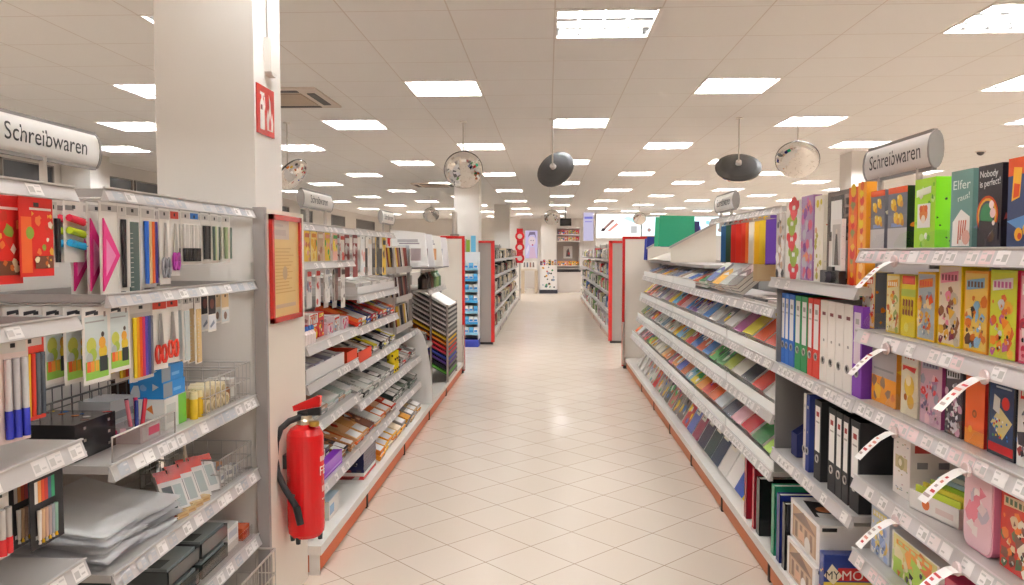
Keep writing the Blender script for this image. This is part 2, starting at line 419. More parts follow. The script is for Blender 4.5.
# cladding of the near pillar with the notice and the extinguisher
t = thing('pillar_cladding', 'cream board with a grey edge strip cladding the near pillar', 'panel', (-1.16, 3.37, 0))
mb = MB('paint'); mb.box(-1.178, 3.11, .0, -1.14, 3.6, 1.725, '#efe4d6'); mb.build('board', t, world=True)
mb = MB('steel'); mb.box(-1.185, 3.09, .0, -1.136, 3.113, 1.73, '#a8a2a0'); mb.build('edge_strip', t, world=True)
t = thing('framed_notice', 'yellowed paper notice in a red frame on the pillar cladding', 'notice', (-1.138, 3.33, 1.48), RZ_L)
W, H = .38, .45
mb = MB('gloss')
for a, b, c, d in [(-W / 2, -H / 2, W / 2, -H / 2 + .022), (-W / 2, H / 2 - .022, W / 2, H / 2), (-W / 2, -H / 2, -W / 2 + .022, H / 2), (W / 2 - .022, -H / 2, W / 2, H / 2)]:
    mb.box(a, -.016, b, c, 0, d, '#b92f28')
mb.build('frame', t)
mb = MB('gloss'); mb.box(-W / 2 + .02, -.006, -H / 2 + .02, W / 2 - .02, -.001, H / 2 - .02, '#dcb878')
f = Fr(mb, (-W / 2 + .02, -.0062, -H / 2 + .02), (1, 0, 0), (0, 0, 1), W - .04, H - .04)
f.r(0, .8, .62, 1, '#c9b3a0', 1); f.r(.1, .84, .5, .9, '#b7a294', 2); f.r(.06, .93, .4, .955, '#b7a294', 2)
for k in range(14): f.r(.1, .7 - k * .035, .1 + .8 * R.uniform(.6, 1), .712 - k * .035, '#c7a05f', 1)
f.d(.45, .45, .09, '#bba079', 2); f.r(.1, .09, .85, .13, '#c5aa88', 2)
mb.build('paper', t)

ex, ey = -1.05, 3.3
t = thing('fire_extinguisher', 'red fire extinguisher with black hose hung on the pillar cladding', 'fire extinguisher', (ex, ey, .315))
mb = MB('gloss'); r = .079
mb.lathe([(.001, 0), (r * .8, .004), (r * .97, .022), (r, .05), (r, .425), (r * .97, .45), (r * .8, .475), (r * .45, .49), (r * .4, .5)], (0, 0, 0), '#d01218', 32)
mb.sm = [True] * len(mb.f); mb.build('cylinder', t)
mb = MB('metal'); mb.lathe([(.034, .485), (.036, .51), (.03, .515), (.03, .53), (.001, .53)], (0, 0, 0), '#d8cdb8', 18); mb.build('collar', t)
mb = MB('rubber'); mb.box(-.016, -.016, .515, .016, .016, .545, '#1d1b1b'); mb.prism([(-.03, .53), (.07, .53), (.07, .566), (-.03, .546)], -.011, .011, '#1d1b1b'); mb.build('valve', t)
mb = MB('gloss'); mb.prism([(-.045, .548), (.07, .57), (.073, .612), (.058, .617), (-.05, .57)], -.014, .014, '#c81a1c'); mb.build('lever', t)
mb = MB('metal'); mb.lathe([(.001, -.012), (.02, -.01), (.022, 0), (.02, .01), (.001, .012)], (.05, -.03, .5), '#c9a24e', 12); mb.build('pressure_gauge', t)
mb = MB('rubber')
P = [(-.012, -.015, .525), (-.05, -.055, .515), (-.082, -.072, .485), (-.1, -.08, .43), (-.104, -.08, .36), (-.092, -.088, .3), (-.062, -.096, .24), (-.028, -.102, .19), (-.008, -.104, .16)]
mb.tube(P, .0135, '#232022', 10); mb.cyl(P[-1], (.008, -.104, .085), .0165, .015, '#1d1b1b', 10); mb.build('hose', t)
mb = MB('rubber')
for a in (-1.9, .2, 1.6, 3.4): mb.cyl((.058 * cos(a), .058 * sin(a), -.018), (.058 * cos(a), .058 * sin(a), .012), .01, .012, '#2a2727', 8)
mb.build('feet', t)
mb = MB('card')
def wrap(s, z, hgt, a0):
    vs, fs, w = text_mesh(s); q = hgt / .72
    mb._add([((r + .0012) * cos(a0 + x * q / r), (r + .0012) * sin(a0 + x * q / r), z + y * q) for x, y in vs], fs, '#f2dfd8')
wrap('FEUER', .275, .04, -.42); 
def bar(z, h, a0, a1):
    for k in range(4):
        b0 = a0 + (a1 - a0) * k / 4; b1 = a0 + (a1 - a0) * (k + .8) / 4
        mb.poly([((r + .001) * cos(b), (r + .001) * sin(b), zz) for b, zz in ((b0, z), (b1, z), (b1, z + h), (b0, z + h))], '#eab9b2')
bar(.335, .022, -.4, .5); bar(.2, .026, -.25, .3); bar(.165, .006, -.25, .4)
mb.poly([((r + .001) * cos(b), (r + .001) * sin(b), zz) for b, zz in ((-.15, .37), (.5, .39), (.5, .396), (-.15, .377))], '#eab9b2')
mb.build('label', t)
mb = MB('paint'); mb.box(-.092, -.03, .3, -.07, .03, .36, '#2b2727'); mb.tube([(r * 1.04 * cos(a), r * 1.04 * sin(a), .2) for a in [pi / 2 + .3 + k * (pi - .6) / 8 for k in range(9)]], .005, '#5a5350', 6); mb.build('wall_bracket', t)

# ------------------------------------------------------------------ shelf units
def rail(mb, x, s, y0, y1, z, h=.042, tick=None, rng=R, dens=.8, base=RAIL, tx=.052):
    # sloped price channel along the front of a shelf; s = -1 faces -x (right run), +1 faces +x (left run)
    xt, xb = x, x + s * .016
    P = [(xt, z), (xb, z - h), (xb - s * .004, z - h - .002), (xt - s * .006, z - h)]
    A = [(p[0], y0, p[1]) for p in P]; B = [(p[0], y1, p[1]) for p in P]
    mb._add(A + B, [(0, 1, 5, 4), (1, 2, 6, 5), (2, 3, 7, 6), (3, 0, 4, 7), (0, 1, 2, 3), (4, 5, 6, 7)], base, 'steel')
    mb.box(xt - s * .002, y0, z, xt + s * .006, y1, z + .004, '#dad5d2', 'steel')
    y = y0 + .03
    def pt(yy, k): return (xt + (xb - xt) * k + s * .0012, yy, z - h * k + .0006)
    while y < y1 - tx - .01:
        if rng.random() < dens:
            c = rng.choice(tick or ['#f2ece8', '#ece6e2', '#e6dedb'])
            mb.poly([pt(y, .9), pt(y + tx, .9), pt(y + tx, .12), pt(y, .12)], c, 'card')
            def q(yy, k): p = pt(yy, k); return (p[0] + s * .0005, p[1], p[2] + .0003)
            for a, b, k0, k1, cc in ((.08, .45, .75, .35, '#c2bbb7'), (.55, .92, .35, .25, '#cfc9c6'), (.55, .85, .7, .6, '#c7bfbc')):
                if rng.random() < .8: mb.poly([q(y + tx * a, k0), q(y + tx * b, k0), q(y + tx * b, k1), q(y + tx * a, k1)], cc, 'card')
        y += tx + rng.choice([.004, .012, .03, .05])

def unit(name, label, s, y0, y1, xf, xb, shelves, top, deckx=None, kick='#b9683c', back='#cfc8c3', rails=(), side=None, riser=(), endcol='#3a2f2b', brackets=True, tick=None, dens=.75, base=RAIL, posts=True, cat='shelf unit', group=None):
    """s=-1 right run facing -x, s=+1 left run facing +x; shelves: (z, front x or None, y0 or None, y1 or None)"""
    t = thing(name, label, cat, ((xf + xb) / 2, (y0 + y1) / 2, 0), 0, group)
    mb = MB('paint'); mb.box(xb, y0, .1, xb - s * .02, y1, top, back); mb.build('back_panel', t, world=True)
    if posts:
        for y in (y0 + .002, y1 - .032):
            mb = MB('steel'); mb.box(xb + s * .004, y, 0, xb + s * .03, y + .03, top + .03, '#a7a19e'); mb.build('upright', t, world=True)
    for sh in shelves:
        z, fx, a, b = (list(sh) + [None] * 3)[:4]
        fx = fx or xf; a = a or y0; b = b or y1
        mb = MB('steel'); mb.box(fx - s * .004, a + .004, z - .022, xb + s * .03, b - .004, z, '#bdb7b4', cols=[None, None, None, None, '#c9c3bf', None])
        for yy in (a + .006, b - .014) if brackets else ():
            mb.box(xb + s * .03, yy, z - .065, (fx + xb) / 2, yy + .008, z - .022, '#aaa4a1')
        o = mb.build('shelf', t, world=True)
        m2 = MB('steel'); rail(m2, fx, s, a + .003, b - .003, z, tick=tick, dens=dens, base=base)
        m2.v = [tuple(Vector(p) - Vector(t.location)) for p in m2.v]
        if not (z == 1.455): m2.build('price_rail', o)
        if z in riser:
            m3 = MB('card'); m3.box(fx - s * .008, a + .01, z, fx - s * .011, b - .01, z + .05, '#f8f5f0'); m3.v = [tuple(Vector(p) - Vector(t.location)) for p in m3.v]; m3.build('front_riser', o)
    if deckx is not None:
        mb = MB('paint'); mb.box(deckx, y0, .1, xb, y1, .145, '#e8e1da', cols=[None, None, None, None, '#ded7d0', None]); mb.build('base_deck', t, world=True)
        mb = MB('paint'); mb.box(deckx - s * .015, y0 + .012, .012, xb, y1 - .012, .1, kick); mb.build('kick_plate', t, world=True)
        for y in (y0 + .004, y1 - .012):
            mb = MB('rubber'); mb.box(deckx - s * .01, y, 0, deckx - s * .06, y + .008, .1, endcol if y < y0 + .1 else '#3a2f2b'); mb.build('foot', t, world=True)
    for z, fx, a, b in rails:                                  # hook bars: a front price rail on arms, with hooks behind
        o = None
        mb = MB('steel'); rail(mb, fx, s, a, b, z + .022, h=.034, tick=tick, dens=dens, base=base)
        for y in (a + .02, b - .03): mb.box(fx - s * .008, y, z, xb + s * .02, y + .01, z + .022, '#aaa4a1')
        mb.box(xb + s * .03, a, z - .005, xb + s * .015, b, z + .02, '#aaa4a1')
        mb.build('hook_bar', t, world=True)
    if side is not None:
        for yy, zt in side:
            mb = MB('steel'); mb.box(xf + .005 * -s, yy - .006, .6, xb, yy + .006, zt, '#7f7b79'); mb.build('side_panel', t, world=True)
    return t
def hook(t, s, xb, xf, y, z):
    mb = MB('metal'); mb.tube([(xb + s * .02, y, z), (xf - s * .02, y, z), (xf - s * .008, y, z + .012)], .0025, '#c9c3bf', 5)
    mb.build('hook', t, world=True)
# ------------------------------------------------------------------ product makers (local frame: front face at y=0 looking to -y, origin bottom centre)
YEL, ORG, GRN, BLU, NAV, PUR, PNK, BLK, CRM = '#f0c62a', '#e8842a', '#3f9a4c', '#2f6fc0', '#1f2a5a', '#6a3a9c', '#e07a9a', '#1e1c1e', '#efe2c8'
PAL = {'yellow': [YEL, '#f6dc6a', ORG, '#d04a2a', '#f4ead0'], 'orange': [ORG, '#f0a83a', '#c83c22', YEL, '#f2e2c8'], 'pink': [PNK, '#f0c2cc', '#d8486a', WHT, '#b06a9a'],
       'dark': ['#3a3640', '#6a6a74', '#b9b6b4', '#8a3a3a', '#d8d2cc'], 'green': [GRN, '#8ccc4a', '#d8e8a0', WHT, '#d07a3a'], 'blue': [BLU, '#7aa6d8', '#d8e4ee', NAV, '#e8c23a'],
       'white': [WHT, '#d9d2cc', '#b9a9a2', '#d87a5a', '#8a9ab0'], 'red': [RED, '#e86a4a', '#f2c9a0', '#7a1c1c', YEL], 'multi': [RED, YEL, GRN, BLU, ORG, PUR, WHT, '#2a2a2a']}
def art_generic(f, rng, pal, title=True, base=None):
    if base: f.r(.0, .0, 1, 1, base, .5)
    l = blobs(f, rng, pal, 9, 1, (.12, .3), (.15, .1, .85, .62))
    if title:
        c = rng.choice(['#f6f0e6', '#d8342a', '#2a3a7a', '#f4d83a']); q = rng.uniform(-.03, .05)
        f.p([(.1, .74 + q), (.88, .78 + q), (.9, .9 + q), (.12, .87 + q)], c, l + 1)
        for k in range(6): f.r(.15 + k * .12, .78 + q, .22 + k * .12, .86 + q, rng.choice(['#5a2a1a', '#d04a2a', '#f8f0d8']), l + 2)
    blobs(f, rng, pal, 5, l + 3, (.05, .11), (.1, .05, .9, .25)); blobs(f, rng, pal, 5, l + 9, (.05, .12), (.2, .25, .8, .65))
def carton(name, label, cat, w, h, d, bg, pal, loc, rz, group=None, seed=1, front=None, side=None, top=None, m='gloss', rx=0, sidecol=None, topcol=None):
    rng = random.Random(seed); mb = MB(m); pal = PAL[pal] if isinstance(pal, str) else pal
    mb.box(-w / 2, 0, 0, w / 2, d, h, bg, cols=[None, sidecol, None, sidecol, topcol, None])
    f = boxfr(mb, w, h, d, 'front')
    (front or (lambda f: art_generic(f, rng, pal)))(f)
    for wh in ('left', 'right'):
        g = boxfr(mb, w, h, d, wh)
        if side: side(g)
        else: blobs(g, rng, pal, 3, 1, (.08, .2))
    if top: top(boxfr(mb, w, h, d, 'top'))
    o = mb.build(name, None, (loc[0], loc[1], loc[2] + .0015), rz, rx)
    return tag(o, label, cat, group)

def binder(loc, rz, w, col, label, group, white_label=True, h=.318, d=.285, lab='#f0ebe6', pagew=True):
    t = thing('ring_binder', label, 'binder', (loc[0], loc[1], loc[2] + .0015), rz, group)
    mb = MB('card'); e = .003
    mb.box(-w / 2, 0, 0, w / 2, e, h, col)
    mb.box(-w / 2, e, 0, -w / 2 + e, d, h, col); mb.box(w / 2 - e, e, 0, w / 2, d, h, col); mb.build('cover', t)
    mb = MB('paper'); mb.box(-w / 2 + .006, .05, .01, w / 2 - .006, d - .012, h - .02, '#d9d2c8' if pagew else '#3a3635'); mb.build('pages', t)
    if white_label:
        mb = MB('card'); f = Fr(mb, (-w / 2, -.0006, 0), (1, 0, 0), (0, 0, 1), w, h); f.r(.14, .36, .86, .93, lab, 1)
        f.r(.3, .8, .7, .86, '#a83a34' if col == BLK else '#a9a29c', 2); f.r(.25, .72, .75, .74, '#b5ada6', 2); mb.build('spine_label', t)
    else:
        mb = MB('card'); f = Fr(mb, (-w / 2, -.0006, 0), (1, 0, 0), (0, 0, 1), w, h)
        f.r(.3, .82, .75, .86, '#8a4a4a' if w > .07 else '#b9b0a8', 1); f.r(.45, .5, .65, .53, '#9a928c', 1); mb.build('spine_label', t)
    mb = MB('metal'); q = []
    mb.tube([(.014 * cos(a), -.0015, .085 + .014 * sin(a)) for a in [2 * pi * k / 12 for k in range(13)]], .003, '#b9b3ae', 6)
    mb.poly([(.013 * cos(2 * pi * k / 12), -.0008, .085 + .013 * sin(2 * pi * k / 12)) for k in range(12)], '#161414', 'rubber'); mb.build('finger_ring', t)
    return t

def fin(loc, group, label, rz=0):
    mb = MB('clear'); P = [(0, 0), (.12, 0), (.12, .055), (.04, .055), (.015, .045), (0, .02)]
    mb.v = []; mb.prism(P, -.001, .001, '#d9d5dd'); o = mb.build('shelf_divider', None, loc, rz)
    return tag(o, label, 'divider', group)
def flag(loc, label, rz, L_=.095, w=.042, col='#f4eeea', rng=R, group='price flags on the game shelves'):
    t = thing('price_flag', label, 'price tag', loc, rz, group)
    mb = MB('card'); pts = [(0, 0, 0), (0, -.025, -.004), (0, -.055, -.022), (0, -.085, -.05), (0, -.112, -.08)]
    def strip(mb, k0, k1, x0, x1, c, off=0):
        def P(k):
            i = min(int(k), 3); f = k - i; a, b = pts[i], pts[i + 1]; return (a[1] + (b[1] - a[1]) * f, a[2] + (b[2] - a[2]) * f)
        n = 8
        for q in range(n):
            a, b = P(k0 + (k1 - k0) * q / n), P(k0 + (k1 - k0) * (q + 1) / n)
            mb.poly([(x0, a[0] - off, a[1] + off), (x1, a[0] - off, a[1] + off), (x1, b[0] - off, b[1] + off), (x0, b[0] - off, b[1] + off)], c)
    strip(mb, 0, 4, -w / 2, w / 2, col)
    for k in range(5): strip(mb, 1.8 + k * .4, 2.0 + k * .4, rng.uniform(-.9, -.2) * w / 2, rng.uniform(.1, .8) * w / 2, rng.choice(['#c23a3a', '#b9a49c', '#d88a7a']), .0008)
    mb.build('strip', t)
    mb = MB('gloss'); mb.lathe([(.001, .004), (.017, .004), (.019, 0), (.017, -.004), (.001, -.004)], (0, 0, 0), '#e3cdcb', 14)
    mb.v = [(v[0], v[2] - .006, v[1]) for v in mb.v]; mb.build('clip', t)
    return t
def notebook(loc, rz, w, h, th, cover, label, group, rx=0, rng=R, deco=None, parts=False, fan=0):
    if parts:
        t = thing('notebook', label, 'notebook', loc, rz, group, rx)
        a = MB('gloss'); b = MB('paper')
    else: a = b = MB('gloss')
    a.box(-w / 2, 0, 0, w / 2, .0015, h, cover); a.box(-w / 2, th - .0015, 0, w / 2, th, h, cover)
    f = Fr(a, (-w / 2, -.0003, 0), (1, 0, 0), (0, 0, 1), w, h)
    if deco: deco(f)
    elif rng.random() < .7:
        f.r(.12, .7, .6, .84, '#f0ebe4', 1)
        if rng.random() < .5: f.r(0, 0, .12, 1, rng.choice(['#2a2a2e', '#e8e2da', '#c23a32']), 1)
    b.box(-w / 2 + .0015, .0015, .001, w / 2 - .0015, th - .0015, h - .002, '#f3eee7', 'paper')
    if parts:
        a.build('cover', t); b.build('pages', t); return t
    o = a.build('notebook', None, loc, rz, rx); return tag(o, label, 'notebook', group)
def hung(kind, label, loc, rz, group, rng, full=True, rx=0, yaw=0, **k):
    """a pack on a hook: origin at the hang hole, card in the local xz plane, contents in front"""
    t = thing(k.get('name', 'hanging_pack'), label, k.get('cat', 'pack'), loc, rz + yaw, group, rx)
    w, h = k.get('w', .1), k.get('h', .2); col = k.get('col', '#efe9e2')
    mb = MB('card'); top = .018
    mb.prism([(-w / 2, top - h), (w / 2, top - h), (w / 2, top), (-w / 2, top)], 0, .0012, col)
    f = Fr(mb, (-w / 2, -.0003, top - h), (1, 0, 0), (0, 0, 1), w, h)
    f.r(.42, 1 - .022 / h, .58, 1 - .012 / h, '#2a2626', 2)
    def pen(x, z0, z1, r, c, cap=None, name='pen'):
        m = MB('gloss'); y = -r - .001
        m.cyl((x, y, z0), (x, y, z1), r * .8, r, c, 8)
        if cap:
            zc = z0 + (z1 - z0) * .35; m.cyl((x, y, z0 - .001), (x, y, zc), r * 1.08, r * 1.08, cap, 8)
        m.build(name, t)
    zb = top - h
    if kind == 'pens':
        n = k.get('n', 3); cs = k['cols']; f.r(.08, .86, .92, .97, k.get('head', '#d8d2cb'), 1)
        if full:
            for i in range(n): pen((i - (n - 1) / 2) * w * .8 / max(n, 1), zb + .012, top - .045, min(.008, w * .33 / n), cs[i % len(cs)], k.get('cap'))
        else: f.r(.1, .08, .9, .8, cs[0], 1)
    elif kind == 'print':
        k['art'](f)
    elif kind == 'ruler':
        m = MB('gloss'); m.box(-w * .3, -.006, zb + .005, w * .3, -.001, top - .05, k['cols'][0])
        for q in range(12): m.box(-w * .3, -.0066, zb + .02 + q * (h - .09) / 12, -w * .12, -.006, zb + .0215 + q * (h - .09) / 12, '#d9d4cc')
        m.build('ruler', t); f.r(.1, .88, .9, .97, '#b9b2ac', 1)
    elif kind == 'triangle':
        m = MB('gloss'); m.prism([(-w * .42, zb + .01), (w * .42, zb + h * .42), (-w * .36, top - .045)], -.005, -.001, '#e2368a')
        m.prism([(-w * .3, zb + h * .2), (w * .2, zb + h * .42), (-w * .26, zb + h * .6)], -.0056, -.005, '#f08ac0'); m.build('set_square', t)
        f.r(.1, .9, .9, .97, '#c9c1bb', 1)
    elif kind == 'markers':
        for i, c in enumerate(k['cols']):
            m = MB('gloss'); z = zb + h * (.68 - i * .2); m.cyl((-w * .42, -.011, z + .006), (w * .3, -.011, z - .004), .010, .011, c, 8); m.cyl((w * .3, -.011, z - .004), (w * .43, -.011, z - .006), .008, .006, '#2a2a2a', 8); m.build('marker', t)
        f.r(.08, .84, .5, .92, '#8f8986', 1)
    elif kind == 'scissors':
        c = k['cols'][0]; m = MB('gloss')
        for sx in (-1, 1): m.tube([(sx * w * .2 + w * .15 * cos(a), -.005, zb + h * .22 + h * .13 * sin(a)) for a in [2 * pi * q / 10 for q in range(11)]], .0045, c, 6)
        m.build('handles', t); m = MB('metal'); m.prism([(-.012, zb + h * .34), (.012, zb + h * .34), (.004, top - .045), (-.004, top - .045)], -.006, -.002, '#c9c6c4'); m.build('blades', t)
        f.r(.05, .86, .95, .97, k.get('head', '#d04a3a'), 1)
    if full and kind in ('pens', 'markers', 'scissors'):
        pass
    mb.build('backing_card', t)
    return t
def wire_basket(name, label, x0, x1, y0, y1, z, h, col='#d2cdca', r=.0022, group=None, nx=5, ny=9, bottom=True):
    z += .005
    t = thing(name, label, 'basket', ((x0 + x1) / 2, (y0 + y1) / 2, z), 0, group)
    mb = MB('metal'); rect = lambda zz: [(x0, y0, zz), (x1, y0, zz), (x1, y1, zz), (x0, y1, zz), (x0, y0, zz)]
    for zz, rr in ((z + h, r * 1.5), (z + r, r), (z + h * .5, r)):
        q = rect(zz)
        for a, b in zip(q, q[1:]): mb.cyl(a, b, rr, rr, col, 5)
    mb.build('rim', t, world=True)
    mb = MB('metal')
    for k in range(ny + 1):
        y = y0 + (y1 - y0) * k / ny
        for x in (x0, x1): mb.cyl((x, y, z), (x, y, z + h), r * .8, r * .8, col, 4)
        if bottom: mb.cyl((x0, y, z + r), (x1, y, z + r), r * .8, r * .8, col, 4)
    for k in range(1, nx):
        x = x0 + (x1 - x0) * k / nx
        for y in (y0, y1): mb.cyl((x, y, z), (x, y, z + h), r * .8, r * .8, col, 4)
    mb.build('mesh', t, world=True)
    return t

# ------------------------------------------------------------------ right run: board games
TK = ['#f0e2e0', '#f4ecea', '#eed2d2', '#f2eae8']
unit('game_shelf_unit', 'grey shelf unit of board games nearest on the right', -1, 1.68, 2.685, 1.05, 1.5,
     [(1.558,), (1.29,), (1.05,), (.79,), (.535,)], 1.62, 1.03, tick=TK, dens=.85, base='#d6cecd')
GX = 1.10
def game(y0, y1, z, h, bg, pal, label, row, seed, front=None, d=.06, sidecol=None, x=GX, yaw=0, topcol=None, name='game_box', side=None):
    return carton(name, label, 'game', y0 - y1, h, d, bg, pal, (x, (y0 + y1) / 2, z), RZ_R + yaw, 'games on the ' + row, seed, front, side, None, 'gloss', 0, sidecol, topcol)
z = 1.558; row = 'top game shelf'
def a_figs(f):
    f.r(0, .55, 1, .9, '#6a6a72', 1); f.r(0, .9, 1, 1, '#d8542a', 1); f.r(0, 0, 1, .34, '#c6c0c0', 1)
    for u, v in ((.3, .72), (.62, .78), (.45, .5), (.68, .48)): f.d(u, v, .14, '#e6b93a', 2); f.d(u + .1, v - .06, .08, '#c98a2a', 3); f.d(u - .08, v + .05, .05, '#f4dc8a', 4)
    f.r(.2, .36, .8, .42, '#8a9ac2', 2)
game(2.725, 2.615, z, .195, '#77747c', 'yellow', 'grey box with small yellow figures next to the orange albums, top shelf', row, 3, a_figs)
game(2.59, 2.455, z, .195, '#77747c', 'yellow', 'second grey box with yellow figures, left of the bright green box', row, 4, a_figs, sidecol='#1c1a20')
def a_green(f):
    f.r(.0, 0, 1, 1, '#a8d83a', 1); rng = random.Random(2); blobs(f, rng, ['#78b82a', '#cbe88a', '#5a9a2a', '#f2f2e0'], 12, 2, (.06, .14), (.05, .05, .95, .95))
    f.r(.2, .3, .82, .64, '#f6f0e6', 16); f.d(.5, .5, .2, '#d87a3a', 17); f.d(.38, .57, .08, '#d0602a', 18); f.d(.62, .57, .08, '#d0602a', 18); f.d(.5, .42, .1, '#f4e4cc', 19)
    f.p([(.15, .74), (.85, .78), (.85, .88), (.15, .84)], '#f0f4d8', 20)
def s_green(f):
    rng = random.Random(5); blobs(f, rng, ['#2a3a1a'], 5, 1, (.05, .1))
game(2.405, 2.28, z, .205, '#8be02c', 'green', 'bright green game box with an orange fox face', row, 5, a_green, .05, '#86e022', side=s_green)
def a_elf(f):
    f.r(0, 0, 1, 1, '#6f938c', 1); f.t('Elfer', .5, .82, .12, '#dfeae4', 2, 0, .8); f.t('raus!', .6, .66, .08, '#e8efe9', 2, .15, .55)
    f.p([(.1, .03), (.12, .34), (.5, .5), (.9, .4), (.9, .03)], '#f4ede6', 3)
    for k in range(4): f.p([(.35 + .1 * k, .06 + .05 * k), (.42 + .1 * k, .06 + .05 * k), (.46 + .1 * k, .36), (.4 + .1 * k, .36)], '#b8604a', 4)
    f.d(.75, .14, .18, '#e8b0a0', 5)
game(2.195, 2.085, z, .208, '#6f938c', 'white', 'teal card game box with a white fan of cards on its cover', row, 6, a_elf)
def a_nob(f):
    f.r(0, 0, 1, 1, '#2a2228', 1); f.t('Nobody', .45, .9, .085, '#f4f0ec', 2, 0, .75); f.t('is perfect!', .5, .79, .085, '#f4f0ec', 2, .05, .85)
    for rr, c in ((.46, '#c8502a'), (.4, '#e0a23a'), (.34, '#4a4a52'), (.28, '#3f7a52')): f.d(.42, .4, rr, c, 3 + (.46 - rr) * 20, 18)
    f.p([(.1, .1), (.9, .1), (.9, .3), (.1, .34)], '#2a2228', 9); f.d(.62, .52, .1, '#f2d8d0', 10); f.d(.68, .42, .12, '#e8c0bc', 10); f.d(.72, .3, .06, '#e8dcd4', 11)
game(2.06, 1.955, z, .208, '#262026', 'dark', 'black game box with white title and a rainbow swirl', row, 7, a_nob)
def a_navy(f):
    f.r(0, 0, 1, 1, '#3b4668', 1); f.p([(0, .8), (1, .84), (1, 1), (0, 1)], '#d8542a', 2); f.p([(.1, .52), (.3, .56), (.34, .88), (.14, .9)], '#f0b03a', 3); f.p([(.14, .55), (.28, .57), (.3, .7), (.16, .72)], '#d8542a', 4)
    f.p([(.0, .3), (.6, .38), (1, .56), (1, .3), (.3, .2)], '#5f8ac0', 4); f.d(.6, .6, .16, '#e8e2dc', 5)
    for u, v in ((.3, .15), (.5, .2), (.7, .24), (.86, .14), (.55, .08)): f.d(u, v, .1, '#e8a83a', 6); f.d(u + .03, v - .02, .05, '#c84a2a', 7)
game(1.93, 1.77, z, .212, '#37415f', 'blue', 'large navy game box with orange and yellow picture, nearest on top', row, 8, a_navy)
ys = [2.606, 2.44, 2.262, 2.07, 1.94]
for n, y in enumerate(ys): fin((1.056, y, z), 'clear dividers between games', 'clear plastic divider on the top game shelf, %s from the binders' % ORD[n])
z = 1.29; row = 'second game shelf'
def mk(base, extra):
    def a(f):
        rng = random.Random(len(extra) * 7 + int(extra[0][1:3], 16)); f.r(.04, .03, .96, .97, base, 1); l = blobs(f, rng, extra, 30, 2, (.05, .2), (.1, .06, .9, .68))
        f.p([(.12, .76), (.88, .8), (.88, .92), (.12, .88)], extra[0], l + 1)
        for k in range(5): f.r(.17 + k * .14, .8, .26 + k * .14, .87, extra[-1], l + 2)
        l = blobs(f, rng, extra + ['#3a2a26', '#f8f2e4'], 14, l + 3, (.03, .08), (.15, .05, .85, .6))
    return a
game(2.78, 2.675, z, .19, '#e8b43a', 'orange', 'yellow and red wrapped game above the purple binder', row, 11, mk('#d8c8a8', ['#d0482a', '#e8a83a', '#f4ead8', '#c83a2a', '#f6f0e4']), sidecol='#6a6f80')
game(2.585, 2.49, z, .188, '#e8c84a', 'yellow', 'pale yellow game box with small figures, second on its shelf', row, 12, mk('#eedfa0', ['#e8a02a', '#f4e4b0', '#c86a3a', '#9aa85a', '#fff4d8']))
def a_yb(f):
    f.r(0, 0, 1, 1, '#e6cf2e', 1); f.r(.05, .86, .95, 1, '#d8341e', 2); f.r(.1, .88, .85, .96, '#e8583a', 3); f.r(0, .66, 1, .78, '#b8c84a', 2)
    for k in range(4): f.p([(.1 + k * .2, .36), (.25 + k * .2, .34), (.27 + k * .2, .6), (.13 + k * .2, .62)], '#7a3a1c', 4); f.r(.15 + k * .2, .44, .2 + k * .2, .5, '#e6cf2e', 5)
    f.d(.4, .15, .16, '#f2e66a', 3)
game(2.478, 2.385, z, .186, '#e2c72a', 'yellow', 'yellow game box with red top and brown letters', row, 13, a_yb)
game(2.372, 2.265, z, .2, '#f0b82a', 'yellow', 'yellow bordered game box with grey blue sky and orange figure', row, 14, mk('#b4bcc0', ['#e07a2a', '#e8b04a', '#8a9aa8', '#f2d8a0', '#d8542a']))
game(2.248, 2.125, z, .226, '#f2cf22', 'yellow', 'tallest yellow game box with pink title, middle of its shelf', row, 15, mk('#e6d2b8', ['#e8889a', '#d8a43a', '#8a5a3a', '#c8b8a0', '#7a2a3a']), sidecol='#f4d41c', d=.07)
game(2.11, 2.0, z, .21, '#e89a2a', 'orange', 'orange game box with blue sky and castle', row, 16, mk('#e8c05a', ['#8ab4d0', '#e8a03a', '#d0702a', '#f0d48a', '#5a3a2a']))
game(1.99, 1.88, z, .215, '#c8d43a', 'green', 'lime game box with orange animals and red side', row, 17, mk('#d6d83c', ['#e8e0d8', '#e88a2a', '#d8682a', '#f0b43a', '#b85a8a']), sidecol='#d0203a')
game(1.868, 1.765, z, .21, '#d84a6a', 'pink', 'pink and white game box at the near end, second shelf', row, 18, mk('#e8a0a8', ['#f4e6e4', '#c8304a', '#e87a8a', '#f0d0d0', '#a02a4a']))
for n, y in enumerate([2.66, 2.48, 2.38, 2.256, 2.117, 1.994, 1.873]): fin((1.056, y, z), 'clear dividers between games', 'clear plastic divider on the yellow game shelf, %s from the binders' % ORD[n])
z = 1.05; row = 'third game shelf'
def a_tray(f): f.r(0, 0, 1, .5, '#e89428', 1); f.r(0, .5, 1, 1, '#a8a0a0', 1); blobs(f, random.Random(3), ['#f0b83a', '#d8742a', '#8a6a4a'], 8, 2, (.08, .16), (.1, .08, .9, .45)); f.r(.08, .62, .9, .66, '#8a8488', 2)
game(2.685, 2.5, z, .175, '#c8b49c', 'orange', 'grey and orange clear sided game beside the purple binder', row, 21, a_tray, d=.1, sidecol='#dd9030')
